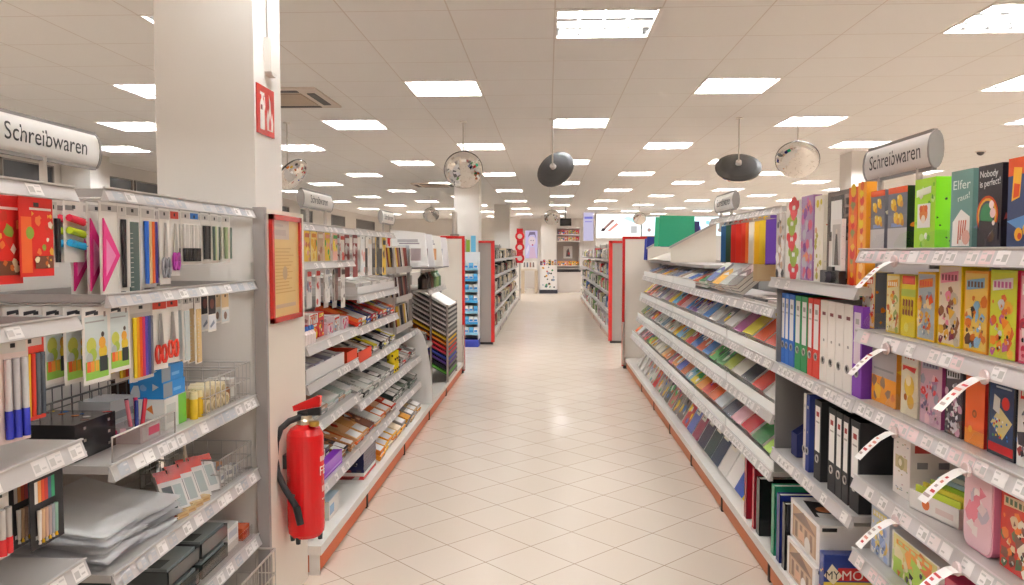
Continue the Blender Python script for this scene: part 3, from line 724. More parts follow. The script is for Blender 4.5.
def a_man(f):
    f.r(0, 0, 1, 1, '#efe3c4', 1); f.r(.05, .72, .95, .95, '#f4eee2', 2); f.p([(.1, .62), (.3, .66), (.8, .62), (.9, .7), (.1, .7)], '#c8302a', 3)
    f.d(.5, .42, .3, '#e8c04a', 3); f.d(.45, .5, .16, '#f2dcb0', 4); f.d(.6, .2, .2, '#d8a83a', 4); f.d(.3, .25, .1, '#b86a2a', 5)
    for k in range(4): f.r(.2 + .16 * k, .8, .3 + .16 * k, .9, '#b8685a', 4)
game(2.465, 2.355, z, .215, '#efe6cc', 'yellow', 'cream game box with a yellow cartoon man and red band', row, 22, a_man)
game(2.34, 2.215, z, .21, '#d0a4b0', 'pink', 'pink and grey game tin with rounded top', row, 23, mk('#cfa6b4', ['#9a9aa8', '#c83a3a', '#e8b8c0', '#b07a9a', '#6a5a7a']), sidecol='#b04a84')
game(2.195, 2.105, z, .2, '#3a3238', 'dark', 'black and silver game box left of the plain orange one', row, 24, mk('#4a4048', ['#d8d4d8', '#8a8a92', '#c89ab0', '#e8e4e8', '#3a2a3a']))
def a_or(f): f.r(0, 0, 1, 1, '#e2622a', 1); f.r(0, 0, 1, .2, '#ea8a34', 2); f.d(.5, .42, .12, '#8a4a22', 3); f.d(.5, .42, .06, '#c8602a', 4); f.d(.3, .2, .1, '#f0a83a', 4)
game(2.09, 2.0, z, .195, '#e0602a', 'orange', 'plain orange game box with a dark round emblem', row, 25, a_or, sidecol='#c82a26')
def a_blok(f):
    f.r(0, 0, 1, 1, '#1f2430', 1); f.r(.07, .12, .93, .86, '#27395e', 2); f.r(.05, .04, .95, .14, '#c8262c', 3); f.r(.3, .78, .86, .8, '#b8c0cc', 4)
    f.p([(.12, .36), (.56, .2), (.9, .42), (.45, .56)], '#d8c890', 4); f.d(.66, .62, .14, '#d82a26', 5); f.p([(.2, .52), (.44, .48), (.46, .66), (.24, .7)], '#d8d4cc', 5)
    rng = random.Random(4)
    for k in range(26): u = rng.uniform(.15, .85); v = .3 + rng.uniform(-.1, .12); f.r(u, v, u + .05, v + .025, rng.choice([RED, GRN, BLU, YEL, '#efe8d8']), 6 + k * .2)
game(1.985, 1.87, z, .215, '#20242f', 'blue', 'navy board game box with a colourful board and red strip', row, 26, a_blok)
game(1.862, 1.76, z, .2, '#e8e2de', 'dark', 'white game box with black marks at the near end, third shelf', row, 27)
for n, y in enumerate([2.48, 2.348, 2.205, 2.097, 1.992]): fin((1.056, y, z), 'clear dividers between games', 'clear plastic divider on the third game shelf, %s from the binders' % ORD[n])
z = .79; row = 'fourth game shelf'
game(2.61, 2.53, z, .15, '#6a5478', 'blue', 'thin purple pack standing left of the tall white box', row, 31, d=.015, x=1.2)
def a_ltr(f):
    f.r(0, 0, 1, 1, '#f0e6e0', 1); rng = random.Random(8)
    for k in range(22): u = rng.uniform(.1, .85); v = rng.uniform(.05, .92); f.p([(u, v), (u + .1, v + .01), (u + .08, v + .025), (u - .01, v + .02)], rng.choice(['#c8a0a0', '#a8a8b0', '#b89a6a', '#9aa88a']), 2 + k * .1)
    f.r(.15, .42, .85, .62, '#c8b48a', 8); f.d(.5, .52, .2, '#a89a68', 9); f.d(.45, .52, .1, '#e8dcc0', 10)
def s_sq(f):
    for k in range(3): f.r(.06 + .32 * k, .74, .3 + .32 * k, .86, '#b03a34', 2); f.r(.1 + .32 * k, .5, .26 + .32 * k, .6, '#8a868a', 2); f.r(.12 + .3 * k, .2, .3 + .3 * k, .22, '#b9b0ac', 2)
game(2.505, 2.39, z, .2, '#efe6e0', 'white', 'tall white box covered in letters with red squares on its side', row, 32, a_ltr, d=.2, side=s_sq)
t = thing('display_box', 'open white display box of green and yellow cards tilted on the fourth game shelf', 'box', (1.1, 2.245, z + .002), RZ_R + .22)
mb = MB('card'); W, D, H = .2, .16, .055
for a, b, c, d in [(-W / 2, 0, W / 2, .003), (-W / 2, D - .003, W / 2, D), (-W / 2, 0, -W / 2 + .003, D), (W / 2 - .003, 0, W / 2, D)]: mb.box(a, b, 0, c, d, H, '#f0e8e2')
mb.box(-W / 2, 0, 0, W / 2, D, .004, '#f0e8e2'); f = Fr(mb, (-W / 2, -.0003, 0), (1, 0, 0), (0, 0, 1), W, H); f.d(.35, .5, .08, '#e0763a', 1); f.r(.55, .3, .9, .6, '#e6cfc8', 1)
mb.build('tray', t)
for k in range(6):
    mb = MB('card'); c = ['#c8d848', '#e8d84a', '#a8c83a', '#b8d4d8', '#d8e0d0', '#9cb8b8'][k]; mb.box(-W / 2 + .01, .012 + k * .024, .006, W / 2 - .01, .02 + k * .024, .07 + k * .006, c); mb.build('card_pack', t)
game(2.1, 2.085, z, .15, '#d83a2a', 'red', 'narrow red and yellow pack left of the pink tin', row, 33, d=.12, x=1.12)
def tin(loc, rz, w, h, d, label):
    t = thing('game_tin', label, 'tin', loc, rz, 'games on the fourth game shelf'); r = .028; P = []
    for cx, cz, a0 in ((w / 2 - r, r, -pi / 2), (w / 2 - r, h - r, 0), (-w / 2 + r, h - r, pi / 2), (-w / 2 + r, r, pi)):
        for k in range(5): a = a0 + pi / 2 * k / 4; P.append((cx + r * cos(a), cz + r * sin(a)))
    mb = MB('gloss'); mb.prism(P, 0, d, '#e6a4b4', side='#d07a98'); mb.build('body', t)
    mb = MB('gloss'); mb.prism([(p[0] * .93, h / 2 + (p[1] - h / 2) * .95) for p in P], -.003, 0, '#ecc0c8')
    f = Fr(mb, (-w / 2, -.0034, 0), (1, 0, 0), (0, 0, 1), w, h); blobs(f, random.Random(6), ['#e8d0d0', '#c8b8c4', '#d8788a', '#c86a5a', '#f0e0dc'], 12, 1, (.1, .22), (.25, .15, .75, .85)); mb.build('lid', t)
tin((GX - .01, 1.995, z + .002), RZ_R, .135, .21, .06, 'pink rounded game tin standing on the fourth shelf')
game(1.915, 1.79, z, .2, '#c8302a', 'red', 'red and orange game box at the near end, fourth shelf', row, 34, mk('#c8382a', ['#e8c8a0', '#7a4a3a', '#e87a3a', '#f0e0c8', '#5a6a4a']), d=.08)
z = .535; row = 'lowest game shelf'
game(2.66, 2.52, z, .17, '#c8ccd8', 'blue', 'pastel blue and yellow clear bag, left end of the lowest game shelf', row, 41, mk('#c2cad8', ['#e8d890', '#8aa0d0', '#e8c87a', '#a8b8e0', '#f0ece4']), d=.08, name='toy_bag')
game(2.5, 2.2, z, .13, '#e8e4da', 'green', 'long white box with a yellow and green picture, lowest game shelf', row, 42, mk('#e2d88a', ['#e89a3a', '#a8c84a', '#f0e4b0', '#d8783a', '#c8d88a']), d=.2, topcol='#e6e2e0')
carton('toy_bag', 'orange bag lying on the long white box, lowest game shelf', 'toy', .16, .03, .1, '#d8742a', 'orange', (1.16, 2.36, .666), RZ_R, None, 43)
game(2.17, 1.8, z, .12, '#c83a5a', 'pink', 'pink and red bags at the near end of the lowest game shelf', row, 44, mk('#c8405a', ['#e8a0b0', '#d82a3a', '#f0c8c8', '#e8b04a', '#a02a4a']), d=.2, name='toy_bag')
for n, (y, zz, w_) in enumerate([(2.37, 1.535, 'top game shelf'), (2.41, 1.268, 'second game shelf near the binders'), (1.875, 1.268, 'second game shelf at its near end'), (1.94, 1.028, 'third game shelf at its near end'),
                                (2.34, 1.028, 'third game shelf near the binders'), (2.32, .768, 'fourth game shelf near the binders'), (1.97, .768, 'fourth game shelf at its near end')]):
    flag((1.034, y, zz - .012), 'white price flag clipped to the rail of the ' + w_, RZ_R)

# ------------------------------------------------------------------ right run: binders, albums, boxes
unit('binder_shelf_unit', 'grey shelf unit holding coloured ring binders', -1, 2.69, 3.65, 1.05, 1.5, [(1.043,), (.64,)], 1.75, 1.03, side=[(3.64, 1.395)], dens=.95, kick='#b5683f', base='#cfc8c6')
mb = MB('steel'); mb.box(1.055, 2.70, 1.40, 1.46, 3.72, 1.428, '#cac4c1')
o = tag(mb.build('picture_shelf'), 'narrow grey shelf carrying patterned albums above the binders', 'shelf')
m2 = MB('steel'); rail(m2, 1.05, -1, 2.69, 3.72, 1.43, tick=['#e6e0dd'], dens=.4); m2.build('price_rail', o)
z = 1.043; BX = 1.075
bl = [(3.632, .05, '#2f6fc4', 1, 'narrow blue ring binder, farthest of the row'), (3.577, .05, '#2f6fc4', 1, 'narrow blue ring binder, second of the row'), (3.52, .072, '#2a63b8', 1, 'wide blue ring binder left of the green ones'),
      (3.435, .075, '#2f8a50', 1, 'green ring binder beside the blue ones'), (3.352, .075, '#2f8a50', 1, 'green ring binder beside the red ones'), (3.268, .056, '#cf3a2c', 1, 'narrow red ring binder beside the green ones'), (3.205, .075, '#cf3a2c', 1, 'wide red ring binder beside the white ones'),
      (3.122, .078, '#ece3da', 0, 'white ring binder beside the red one'), (3.04, .078, '#ece3da', 0, 'second white ring binder from the red ones'), (2.958, .078, '#ece3da', 0, 'third white ring binder from the red ones'),
      (2.876, .078, '#ece3da', 0, 'white ring binder beside the purple one'), (2.792, .08, '#7a3aa6', 1, 'purple ring binder at the end of the row')]
for y, w, c, lb, lab in bl: binder((BX, y - w / 2, z), RZ_R, w, c, lab + ' on the upper shelf', 'coloured ring binders on the upper shelf', lb, lab='#e9e4e2' if c != '#7a3aa6' else '#d9c8d0')
z = .64
binder((BX, 3.285, z), RZ_R, .03, '#d8d0c6', 'thin pale folder left of the black binders', 'binders on the lower shelf', 0)
binder((BX, 3.248, z), RZ_R, .04, '#2a3a7c', 'narrow navy folder left of the black binders', 'binders on the lower shelf', 0)
for n, (y, w) in enumerate([(3.165, .075), (3.01, .075), (2.93, .06), (2.862, .055), (2.79, .08)]):
    binder((BX, y - w / 2, z), RZ_R, w, BLK, 'black ring binder with white spine label, %s from the navy folder' % ORD[n], 'black ring binders on the lower shelf', 1, pagew=False)
t = thing('magazine_file', 'dark navy magazine file at the far end of the black binder shelf', 'file holder', (1.1, 3.5, z + .002), RZ_R)
mb = MB('card')
for x in (-.04, .037): mb.prism([(0, 0), (.24, 0), (.24, .26), (.14, .26), (.06, .14), (0, .1)], x, x + .003, '#232b62')
mb.v = [(v[1], v[0], v[2]) for v in mb.v]; mb.box(-.04, 0, 0, .04, .003, .1, '#232b62'); mb.box(-.04, .237, 0, .04, .24, .26, '#232b62'); mb.box(-.04, 0, 0, .04, .24, .003, '#232b62'); mb.build('box', t)
# patterned albums on the narrow shelf
z = 1.43
def pat(base, cols, n, r, seed, kind=0):
    def a(f):
        f.r(0, 0, 1, 1, base, 1); rng = random.Random(seed)
        for k in range(n):
            u, v = (.5 + rng.uniform(-.08, .08), (k + .5) / n) if kind else (rng.uniform(.1, .9), rng.uniform(.04, .96))
            c = cols[k % len(cols)] if kind else rng.choice(cols)
            if kind == 1:
                f.d(u, v, r, c, 2 + k * .1); f.d(u - .27, v + .04, r * .36, c, 2.1 + k * .1); f.d(u + .27, v + .04, r * .36, c, 2.1 + k * .1); f.d(u - .05, v + .01, r * .2, '#f4f0e8', 3 + k * .1); f.d(u + .05, v + .01, r * .2, '#f4f0e8', 3 + k * .1)
            else: f.d(u, v, rng.uniform(.5, 1) * r, c, 2 + k * .05, rng.choice([4, 5, 8, 12]))
    return a
al = [(3.79, 3.66, .3, '#d8d0c8', pat('#cfc6bf', ['#2a2628', '#f2ede8', '#8a7f7a', '#c8a48c'], 34, .2, 1), 'black and white photo album at the far end of the picture shelf'),
      (3.64, 3.44, .345, '#f2ece4', pat('#f4eee6', ['#cf2a34', '#93a82a'], 5, .27, 2, 1), 'white album printed with red crabs and green owls'),
      (3.425, 3.275, .355, '#9a6aa0', pat('#a884ae', ['#7a3a8a', '#c86a9a', '#b8b0c0', '#e08a6a', '#d0607a'], 46, .16, 3), 'purple album with pink dots right of the red crabs'),
      (3.255, 3.15, .345, '#f0e6d2', pat('#f2e8d6', ['#d8c03a', '#e8e0c0', '#b8a84a', '#d8a07a'], 16, .18, 4), 'cream album with yellow flowers'),
      (2.895, 2.82, .35, '#e2622a', pat('#e0622a', ['#c8301e', '#e8b02a', '#d8842a', '#8a8a4a'], 14, .34, 6, 2), 'red and orange album beside the games'),
      (2.812, 2.74, .36, '#ea9a2a', pat('#ec9a2c', ['#e8c02a', '#d8642a', '#f0b86a', '#c83a22'], 14, .3, 7, 2), 'yellow and orange album nearest to the games')]
for y0, y1, h, c, a, lab in al:
    carton('photo_album', lab, 'album', y0 - y1, h, .035, c, 'white', (1.09, (y0 + y1) / 2, z), RZ_R, 'albums on the picture shelf', 5, a)
def a_frame(f):
    f.r(0, 0, 1, 1, '#5a4a46', 1); f.r(.08, .5, .72, .95, '#3a3230', 2); f.r(.16, .56, .64, .9, '#f0ece8', 3); f.r(.1, .06, .9, .46, '#d8cfc8', 2); f.r(.76, .5, .95, .95, '#8a7a74', 2)
    for k in range(4): f.r(.79, .54 + .1 * k, .92, .61 + .1 * k, '#3a302e', 3)
carton('picture_display', 'dark board with a white framed picture above the white binders', 'picture', .235, .35, .03, '#544542', 'dark', (1.1, 3.02, z), RZ_R, 'albums on the picture shelf', 5, a_frame)
def a_photo(f): f.r(0, 0, 1, 1, '#e8e2dc', 1); f.r(.1, .1, .9, .9, '#b8b0aa', 2); f.p([(.3, .1), (.42, .7), (.55, .8), (.62, .55), (.75, .1)], '#3a3432', 3); f.d(.5, .76, .1, '#cfc0b4', 4)
carton('framed_picture', 'white picture frame with a dark figure on the picture shelf', 'picture', .1, .19, .015, '#e8e2dc', 'dark', (1.072, 2.96, z + .05), RZ_R, 'albums on the picture shelf', 5, a_photo)
t = thing('camera_case', 'black camera shaped box with round lens in front of the albums', 'box', (1.062, 3.0, z), RZ_R)
mb = MB('gloss'); mb.box(-.1, 0, 0, .1, .025, .05, '#211e20'); mb.box(-.03, 0, .05, .03, .025, .065, '#211e20'); mb.build('body', t)
mb = MB('gloss'); mb.cyl((0, 0, .026), (0, -.02, .026), .022, .02, '#3c3840', 14); mb.build('lens', t)
# albums standing on the base
z = .145
for y, w, h, c, lab in [(4.14, .05, .335, '#9a1528', 'dark red album standing on the base beside the yellow pad'), (3.98, .04, .31, '#b02838', 'red spined album on the base, second from the yellow pad'), (3.9, .06, .285, '#1e1a1c', 'black album on the base between the red and green ones'),
                        (3.64, .05, .325, '#2a8a66', 'green album standing on the base'), (3.555, .05, .31, '#24307e', 'navy album standing on the base next to the green one'), (3.47, .045, .295, '#1b1a1f', 'black album on the base beside the white carton')]:
    t = thing('photo_album', lab, 'album', (1.045, y - w / 2, z + .002), RZ_R, 'albums standing on the base')
    mb = MB('gloss'); mb.box(-w / 2, 0, 0, w / 2, .004, h, c); mb.box(-w / 2, 0, 0, -w / 2 + .004, .3, h, c); mb.box(w / 2 - .004, 0, 0, w / 2, .3, h, c); mb.build('cover', t)
    mb = MB('paper'); mb.box(-w / 2 + .004, .006, .004, w / 2 - .004, .29, h - .006, '#d9d2cb'); mb.build('pages', t)
def a_house(f):
    f.r(.08, .08, .9, .9, '#b08a6c', 1); f.p([(.08, .62), (.46, .92), (.9, .62)], '#6f5040', 2); f.r(.14, .1, .84, .58, '#c4a284', 2)
    for k in range(4): f.r(.18 + .17 * k, .14, .27 + .17 * k, .55, '#7e5c4a', 3)
    f.r(.3, .16, .5, .4, '#d8a888', 4); f.d(.62, .2, .1, '#e6ddd4', 5)
def a_mtop(f):
    f.r(.03, .03, .97, .97, '#eae6e4', 1); f.p([(.12, .16), (.7, .08), (.88, .62), (.3, .8)], '#2a2527', 2); f.d(.46, .36, .1, '#c87a52', 3); f.p([(.56, .16), (.74, .14), (.8, .4), (.62, .44)], '#e6e2de', 4)
def a_near(f): f.r(.04, .86, .28, .95, '#201c1e', 1); f.r(.08, .3, .9, .34, '#cfc6c0', 1)
for zz, lab, x in [(.145, 'lower white carton with a brown building picture on the base', 1.05), (.315, 'upper white carton with a black printed top', 1.062)]:
    carton('white_carton', lab, 'carton', .36, .165, .24, '#efe9e4', 'white', (x, 3.225, zz), RZ_R, None, 5, a_house, a_near, a_mtop)
def a_my(f):
    f.r(0, 0, 1, 1, '#e0c34e', 1); f.r(0, .58, 1, 1, '#27387e', 2); f.p([(.14, .6), (.7, .6), (.7, .8), (.18, .8)], '#c22a28', 3); f.p([(.0, .68), (.1, .86), (.23, .68), (.12, .54)], '#ecdcc0', 4)
    f.t('MY', .11, .69, .13, '#26242a', 5, 0, .17); f.t('MO', .36, .69, .15, '#f2e8e0', 5, 0, .26); f.p([(.1, .1), (.5, .3), (.9, .12)], '#f0dc7a', 3); f.d(.6, .4, .08, '#7a5a3a', 4)
carton('game_box', 'blue and yellow game box with red title band, on the base below the binders', 'game', .3, .25, .05, '#27387e', 'yellow', (1.205, 2.97, .145), 0, None, 6, a_my)

# ------------------------------------------------------------------ right run: notebooks
for k in range(5):
    y0 = 3.652 + k
    unit('notebook_shelf_unit', 'grey shelf unit stacked with notebooks, %s from the binders' % ORD[k], -1, y0, y0 + .998, 1.05, 1.5,
         ([(1.455, 1.12)] if k > 1 else []) + [(1.288,), (1.043,), (.79,), (.52,)], 1.48, 1.03, riser=(1.288, 1.043, .79, .52) if k > 1 else (1.043, .79, .52), brackets=False, dens=.9, kick='#b5683f', base='#cac3c0', group='notebook shelf units',
         rails=[(1.745, 1.10, 3.75, 4.645)] if k == 0 else [(1.745, 1.10, 4.655, 5.35)] if k == 1 else ())
unit('notebook_shelf_unit', 'last grey notebook shelf unit against the red framed panel', -1, 8.652, 10.38, 1.05, 1.5, [(1.455, 1.3), (1.288, 1.3), (1.043, 1.05, 8.652, 8.95), (.79, 1.05, 8.652, 9.25), (.52, 1.05, 8.652, 9.8)], 1.48, 1.03, riser=(1.043, .79, .52), brackets=False,
     dens=.9, kick='#b5683f', base='#cac3c0', group='notebook shelf units')
NBC = {'A': ['#8a8480', '#b9b2aa', '#e8a83a', '#7a6ab0', '#3f8a4a', '#d8603a', '#5a7ac0', '#e8e2da', '#c8b0a0', '#4a6ab0'],
       'B': ['#e0685a', '#d9532f', '#e4d23a', '#a8508a', '#e6e0da', '#8a8a92', '#d8d4ce', '#4a88c8', '#c8d0d8', '#7a5a9a', '#3a7ab8', '#d8a0a0', '#c83a3a', '#5aa8c8', '#e8c23a', '#c89ab8', '#e0dcd6', '#3a5a9a', '#d8d0c0', '#e8e4de'],
       'C': ['#cfcac5', '#c8302a', '#23263c', '#d8d2c4', '#9aa83a', '#2f8a3e', '#4aa052', '#3a7ac0', '#d05a3a', '#2a5aa8', '#c83a44', '#b8b04a', '#7ab0d0', '#d8a83a', '#e0dcd4', '#c8b8a0', '#8aa0b0', '#d8d0c8'],
       'D': ['#a8cf58', '#1e7a3a', '#c2283a', '#e8b4bc', '#343a52', '#d0d6dc', '#e2622e', '#d23a22', '#e8902e', '#d8c23a', '#7ab0c8', '#c86a3a', '#4a5ab0', '#e88a4a', '#b84a6a', '#c86a2e', '#d8a068', '#efe4cc', '#f2e8d4', '#efe6d6']}
NM = lambda c: (lambda r, g, b: ('white' if min(r, g, b) > .78 else 'black' if max(r, g, b) < .3 else 'grey' if max(r, g, b) - min(r, g, b) < .12 else
     'yellow' if r > .75 and g > .65 and b < .5 else 'orange' if r > .75 and .38 < g <= .7 and b < .45 else 'red' if r > .6 and g < .45 and b < .4 else 'pink' if r > .6 and b > .35 and g < r - .12 else 'green' if g >= r and g > b else 'blue' if b >= g and b > r + .05 and r < .55 else 'purple' if b > g else 'brown'))(*(int(c[i:i + 2], 16) / 255 for i in (1, 3, 5)))
SHN = {'A': 'top', 'B': 'second', 'C': 'third', 'D': 'fourth'}
TLT = 50 * pi / 180
def stack(y, zs, col, n, th, w, h, lab, grp, x=1.07, near=False, tilt=TLT, deco=None, cols2=None):
    T = n * th
    for k in range(n):
        oy = k * th; c = col if k == 0 or not cols2 else cols2
        lx = x + oy * cos(tilt); lz = zs + T * sin(tilt) - oy * sin(tilt)
        notebook((lx, y, lz), RZ_R, w, h, th - .0006, c, lab if k == 0 else lab.replace('topmost ', '').replace('notebook,', 'notebook under the topmost one,'), None if k == 0 else grp, -tilt, R, deco if k == 0 else (lambda f: None), near)
for row, zs, ye, px in (('A', 1.288, 8.4, 4.5), ('B', 1.043, 8.9, 3.68), ('C', .79, 9.2, 3.68), ('D', .52, 9.75, 3.68)):
    y = px + .11; k = 0; cs = NBC[row]
    mbw = MB('steel'); mbw.poly([(1.07, px, zs + .001), (1.27, px, zs + .001), (1.38, px, zs + .15), (1.37, px, zs + .155), (1.1, px, zs + .01)], '#b5afac')
    while y < ye - .1:
        c = cs[k % len(cs)]; h = R.uniform(.185, .2) if row == 'A' else R.uniform(.215, .233) if row != 'D' else R.uniform(.235, .26); n = 3
        nm = NM(c)
        lab = 'topmost %s notebook, %s stack from the binders, %s notebook shelf' % (nm, ORD[k], SHN[row])
        def deco(f, rng=random.Random(k * 7 + ord(row)), nm=nm, row=row, k=k):
            if row == 'A':
                f.r(0, .45, 1, 1, '#ece7e1', 1); f.p([(0, .42), (.5, .6), (1, .42), (1, .6), (.5, .78), (0, .6)], c, 2)
            elif k > 4 and rng.random() < .8: blobs(f, rng, PAL['multi'] + [WHT, WHT], 5, 1, (.12, .26))
            elif rng.random() < .8: f.r(.12, .66, .6, .84, '#eee8e2', 1); f.r(.16, .74, .5, .76, '#8a8480', 2)
        stack(y, zs + .014, c, n if row != 'A' or y < 5.5 else 2, R.uniform(.02, .027), R.uniform(.195, .207), h, lab, '%s shelf notebook stack %s' % (SHN[row], ORD[k]), near=y < 5.2, deco=deco, tilt=TLT if row != 'A' or y < 5.5 else 67 * pi / 180)
        y += R.uniform(.213, .232); k += 1
# loose sheets and folders at the near end of the top notebook shelf
for n, (y, c, w) in enumerate([(3.78, '#a89a92', .2), (4.02, '#4a4648', .2), (4.26, '#6a6462', .2)]):
    for k in range(2):
        mb = MB('card'); mb.box(-w / 2, 0, 0, w / 2, .3, .012, c if k else '#cfc8c0'); f = Fr(mb, (-w / 2, 0, .012), (1, 0, 0), (0, 1, 0), w, .3); f.r(.1, .1, .8, .3, '#c9c1ba', 1)
        o = mb.build('document_folder', None, (1.08, y, 1.289 + k * .0125), RZ_R)
        tag(o, '%s flat folder lying on the top notebook shelf, %s from the binders' % ('upper' if k else 'lower', ORD[n]), 'folder', 'flat folders on the top notebook shelf')
# hanging files on the bar
HF = [(5.1, '#2a5f96', 'blue'), (4.96, '#26503f', 'dark green'), (4.82, '#c82a22', 'red'), (4.7, '#d8301f', 'bright red'), (4.57, '#d23a24', 'scarlet'), (4.47, '#e8742a', 'orange'), (4.4, '#efe9e0', 'white'), (4.28, '#efc02a', 'yellow'), (4.18, '#f2cc2c', 'bright yellow'), (4.06, '#5b2f94', 'purple')]
for n, (y, c, nm) in enumerate(HF):
    t = thing('hanging_file', '%s hanging file on the bar above the notebooks' % nm, 'file', (1.115, y, 1.735), 0, 'hanging files')
    W, H = .3, .25
    mb = MB('card'); mb.prism([(.0, -H), (W, -H), (W, -.02), (W * .8, -.012), (.06, -.012), (0, -.02)], 0, .002, c); mb.prism([(.004, -H), (W - .004, -H), (W - .004, -.03), (.004, -.03)], .02, .022, c); mb.box(0, 0, -H, W, .022, -H + .003, c); mb.build('pocket', t)
    mb = MB('card'); mb.box(.02, -.001, -.012, .07, .001, .004, c); mb.build('index_tab', t)
    mb = MB('metal'); mb.box(-.002, .006, -.015, W + .002, .012, -.006, '#bdb6b0'); mb.box(.01, .006, -.01, .02, .012, .012, '#bdb6b0'); mb.build('hanger', t)
mb = MB('card'); mb.box(0, 0, -.27, .3, .012, 0, '#ecd6b0'); mb.box(.02, -.001, -.26, .28, 0, -.02, '#efdcb8')
tag(mb.build('document_wallet', None, (1.13, 4.35, 1.66)), 'cream document wallet hanging below the yellow hanging files', 'folder')
# top display tray with green folders
t = thing('display_tray', 'sloping grey display tray above the notebooks holding green folders', 'tray', (1.3, 7.9, 1.456))
for y in (7.0, 8.6):
    mb = MB('paint'); mb.prism([(1.09, 1.458), (1.49, 1.458), (1.49, 1.80), (1.09, 1.585)], y, y + .012, '#dcd1c4'); mb.build('side_panel', t, world=True)
    mb = MB('steel'); mb._add([(1.08, y - .01, 1.58), (1.5, y - .01, 1.805), (1.5, y + .02, 1.805), (1.08, y + .02, 1.58), (1.08, y - .01, 1.6), (1.5, y - .01, 1.825), (1.5, y + .02, 1.825), (1.08, y + .02, 1.6)], [(0, 1, 5, 4), (1, 2, 6, 5), (2, 3, 7, 6), (3, 0, 4, 7), (4, 5, 6, 7)], '#b0aaa8'); mb.build('edge_rail', t, world=True)
mb = MB('paint'); mb._add([(1.1, 7.01, 1.47), (1.48, 7.01, 1.6), (1.48, 8.6, 1.6), (1.1, 8.6, 1.47)], [(0, 1, 2, 3)], '#d2c8bd'); mb.build('board', t, world=True)
for n, (y, x0, x1, z1, c, lab) in enumerate([(7.08, .99, 1.315, 1.872, '#2f9e78', 'large green plastic folder standing in the top tray'), (7.2, .97, 1.29, 1.862, '#49b48c', 'lighter green folder just behind the large green one'), (7.5, 1.08, 1.44, 1.84, '#2a2a5a', 'navy folder behind the green folders'),
                                            (7.7, 1.1, 1.49, 1.8, '#6a5ab8', 'purple folder behind the green folders'), (9.0, 1.12, 1.42, 1.72, '#2c3484', 'dark blue folder at the far end of the top tray'), (9.2, 1.12, 1.4, 1.7, '#4a56b0', 'blue folder behind the dark blue one')]):
    mb = MB('gloss'); zb = 1.60 if y < 8 else 1.457
    mb.prism([(x0, zb), (x1, zb), (x1 - .005, z1), (x0 + .012, z1 + .006)], y, y + .012, c); tag(mb.build('plastic_folder'), lab, 'folder', 'folders in the top tray')
# pads and magazines leaning on the base
dk = [(4.265, '#ecca2c', .15, .25), (4.435, '#3a56a8', .18, .27), (4.63, '#ece6e0', .21, .27), (4.85, '#e6e0da', .21, .26), (5.08, '#22304a', .21, .28), (5.3, '#2a4038', .21, .28), (5.53, '#2b2840', .21, .27),
      (5.76, '#8a2c48', .2, .24), (5.98, '#5a6ab0', .2, .24), (6.2, '#c02c30', .2, .22), (6.45, '#6a6360', .21, .22), (6.7, '#7c726c', .21, .22), (6.95, '#a8605a', .21, .22), (7.2, '#5f5a58', .21, .2), (7.45, '#9a928c', .21, .2), (7.7, '#b8aca4', .21, .2), (8.0, '#d03a38', .2, .2), (8.25, '#e8e2dc', .2, .2), (8.5, '#efe9e4', .2, .2), (8.8, '#e4dcd6', .2, .2), (9.1, '#f0eae4', .2, .2), (9.4, '#e6e0da', .2, .2)]
for n, (y, c, w, h) in enumerate(dk):
    def deco(f, n=n):
        if 8 < n < 20: blobs(f, random.Random(n), PAL['multi'], 6, 1, (.1, .25))
        elif n == 1: f.r(0, .7, 1, 1, '#5aa0d8', 1); f.r(0, .6, 1, .72, '#d8502a', 2)
        else: f.r(.1, .6, .7, .8, '#f0e8d8' if n else '#f2dc7a', 1); f.r(.15, .68, .5, .71, '#5a5a6a', 2)
    for k in range(3):
        oy = k * .02; a = .5
        notebook((1.085 + oy * cos(a), y, .147 + .06 * sin(a) - oy * sin(a)), RZ_R, w, h, .0185, c, ('front %s writing pad leaning on the base, %s from the albums' if k == 0 else '%s writing pad behind the front one on the base, %s from the albums') % (NM(c), ORD[n]), None if k == 0 else 'pads on the base, stack ' + ORD[n], -a, R, deco if k == 0 else (lambda f: None), n < 6)
# ------------------------------------------------------------------ left: pen rack in front of the pillar
XF, XB = -1.18, -1.62
LK = ['#f0ebe8', '#aeb0b6', '#b6b6ba', '#eae4e1']
rackB = unit('pen_rack', 'grey rack of hanging packs between the front rack and the pillar', 1, 2.02, 3.085, XF, XB, [(.972,), (.672,), (.40,)], 1.70, -1.16, rails=[(1.698, XF, 2.03, 3.08), (1.413, XF, 2.03, 3.08)], tick=LK, dens=.95, back='#e2dad3')
rackA = unit('pen_rack', 'front rack with red cards at the left edge', 1, .9, 1.905, XF, XB, [(1.075,), (.768,), (.40,)], 1.70, -1.16, rails=[(1.688, XF, .91, 1.9), (1.368, XF, .91, 1.9)], dens=.7, back='#e2dad3')
def hookset(rack, y, z, cnt, gap, kind, look, where, rng, x0=-1.215, name='hanging_pack', **k):
    hook(rack, 1, XB, XF, y, z)
    for q in range(cnt):
        lab = ('front ' + look + ', ' + where) if q == 0 else ('pack behind the ' + look + ', ' + where)
        hung(kind, lab, (x0 - q * gap, y + rng.uniform(-.006, .006), z - .0225), RZ_L, None if q == 0 else 'packs behind the ' + look, rng, q < 2, yaw=k.get('yw', 0) + rng.uniform(-.05, .05), name=name, **{a: b for a, b in k.items() if a != 'yw'})
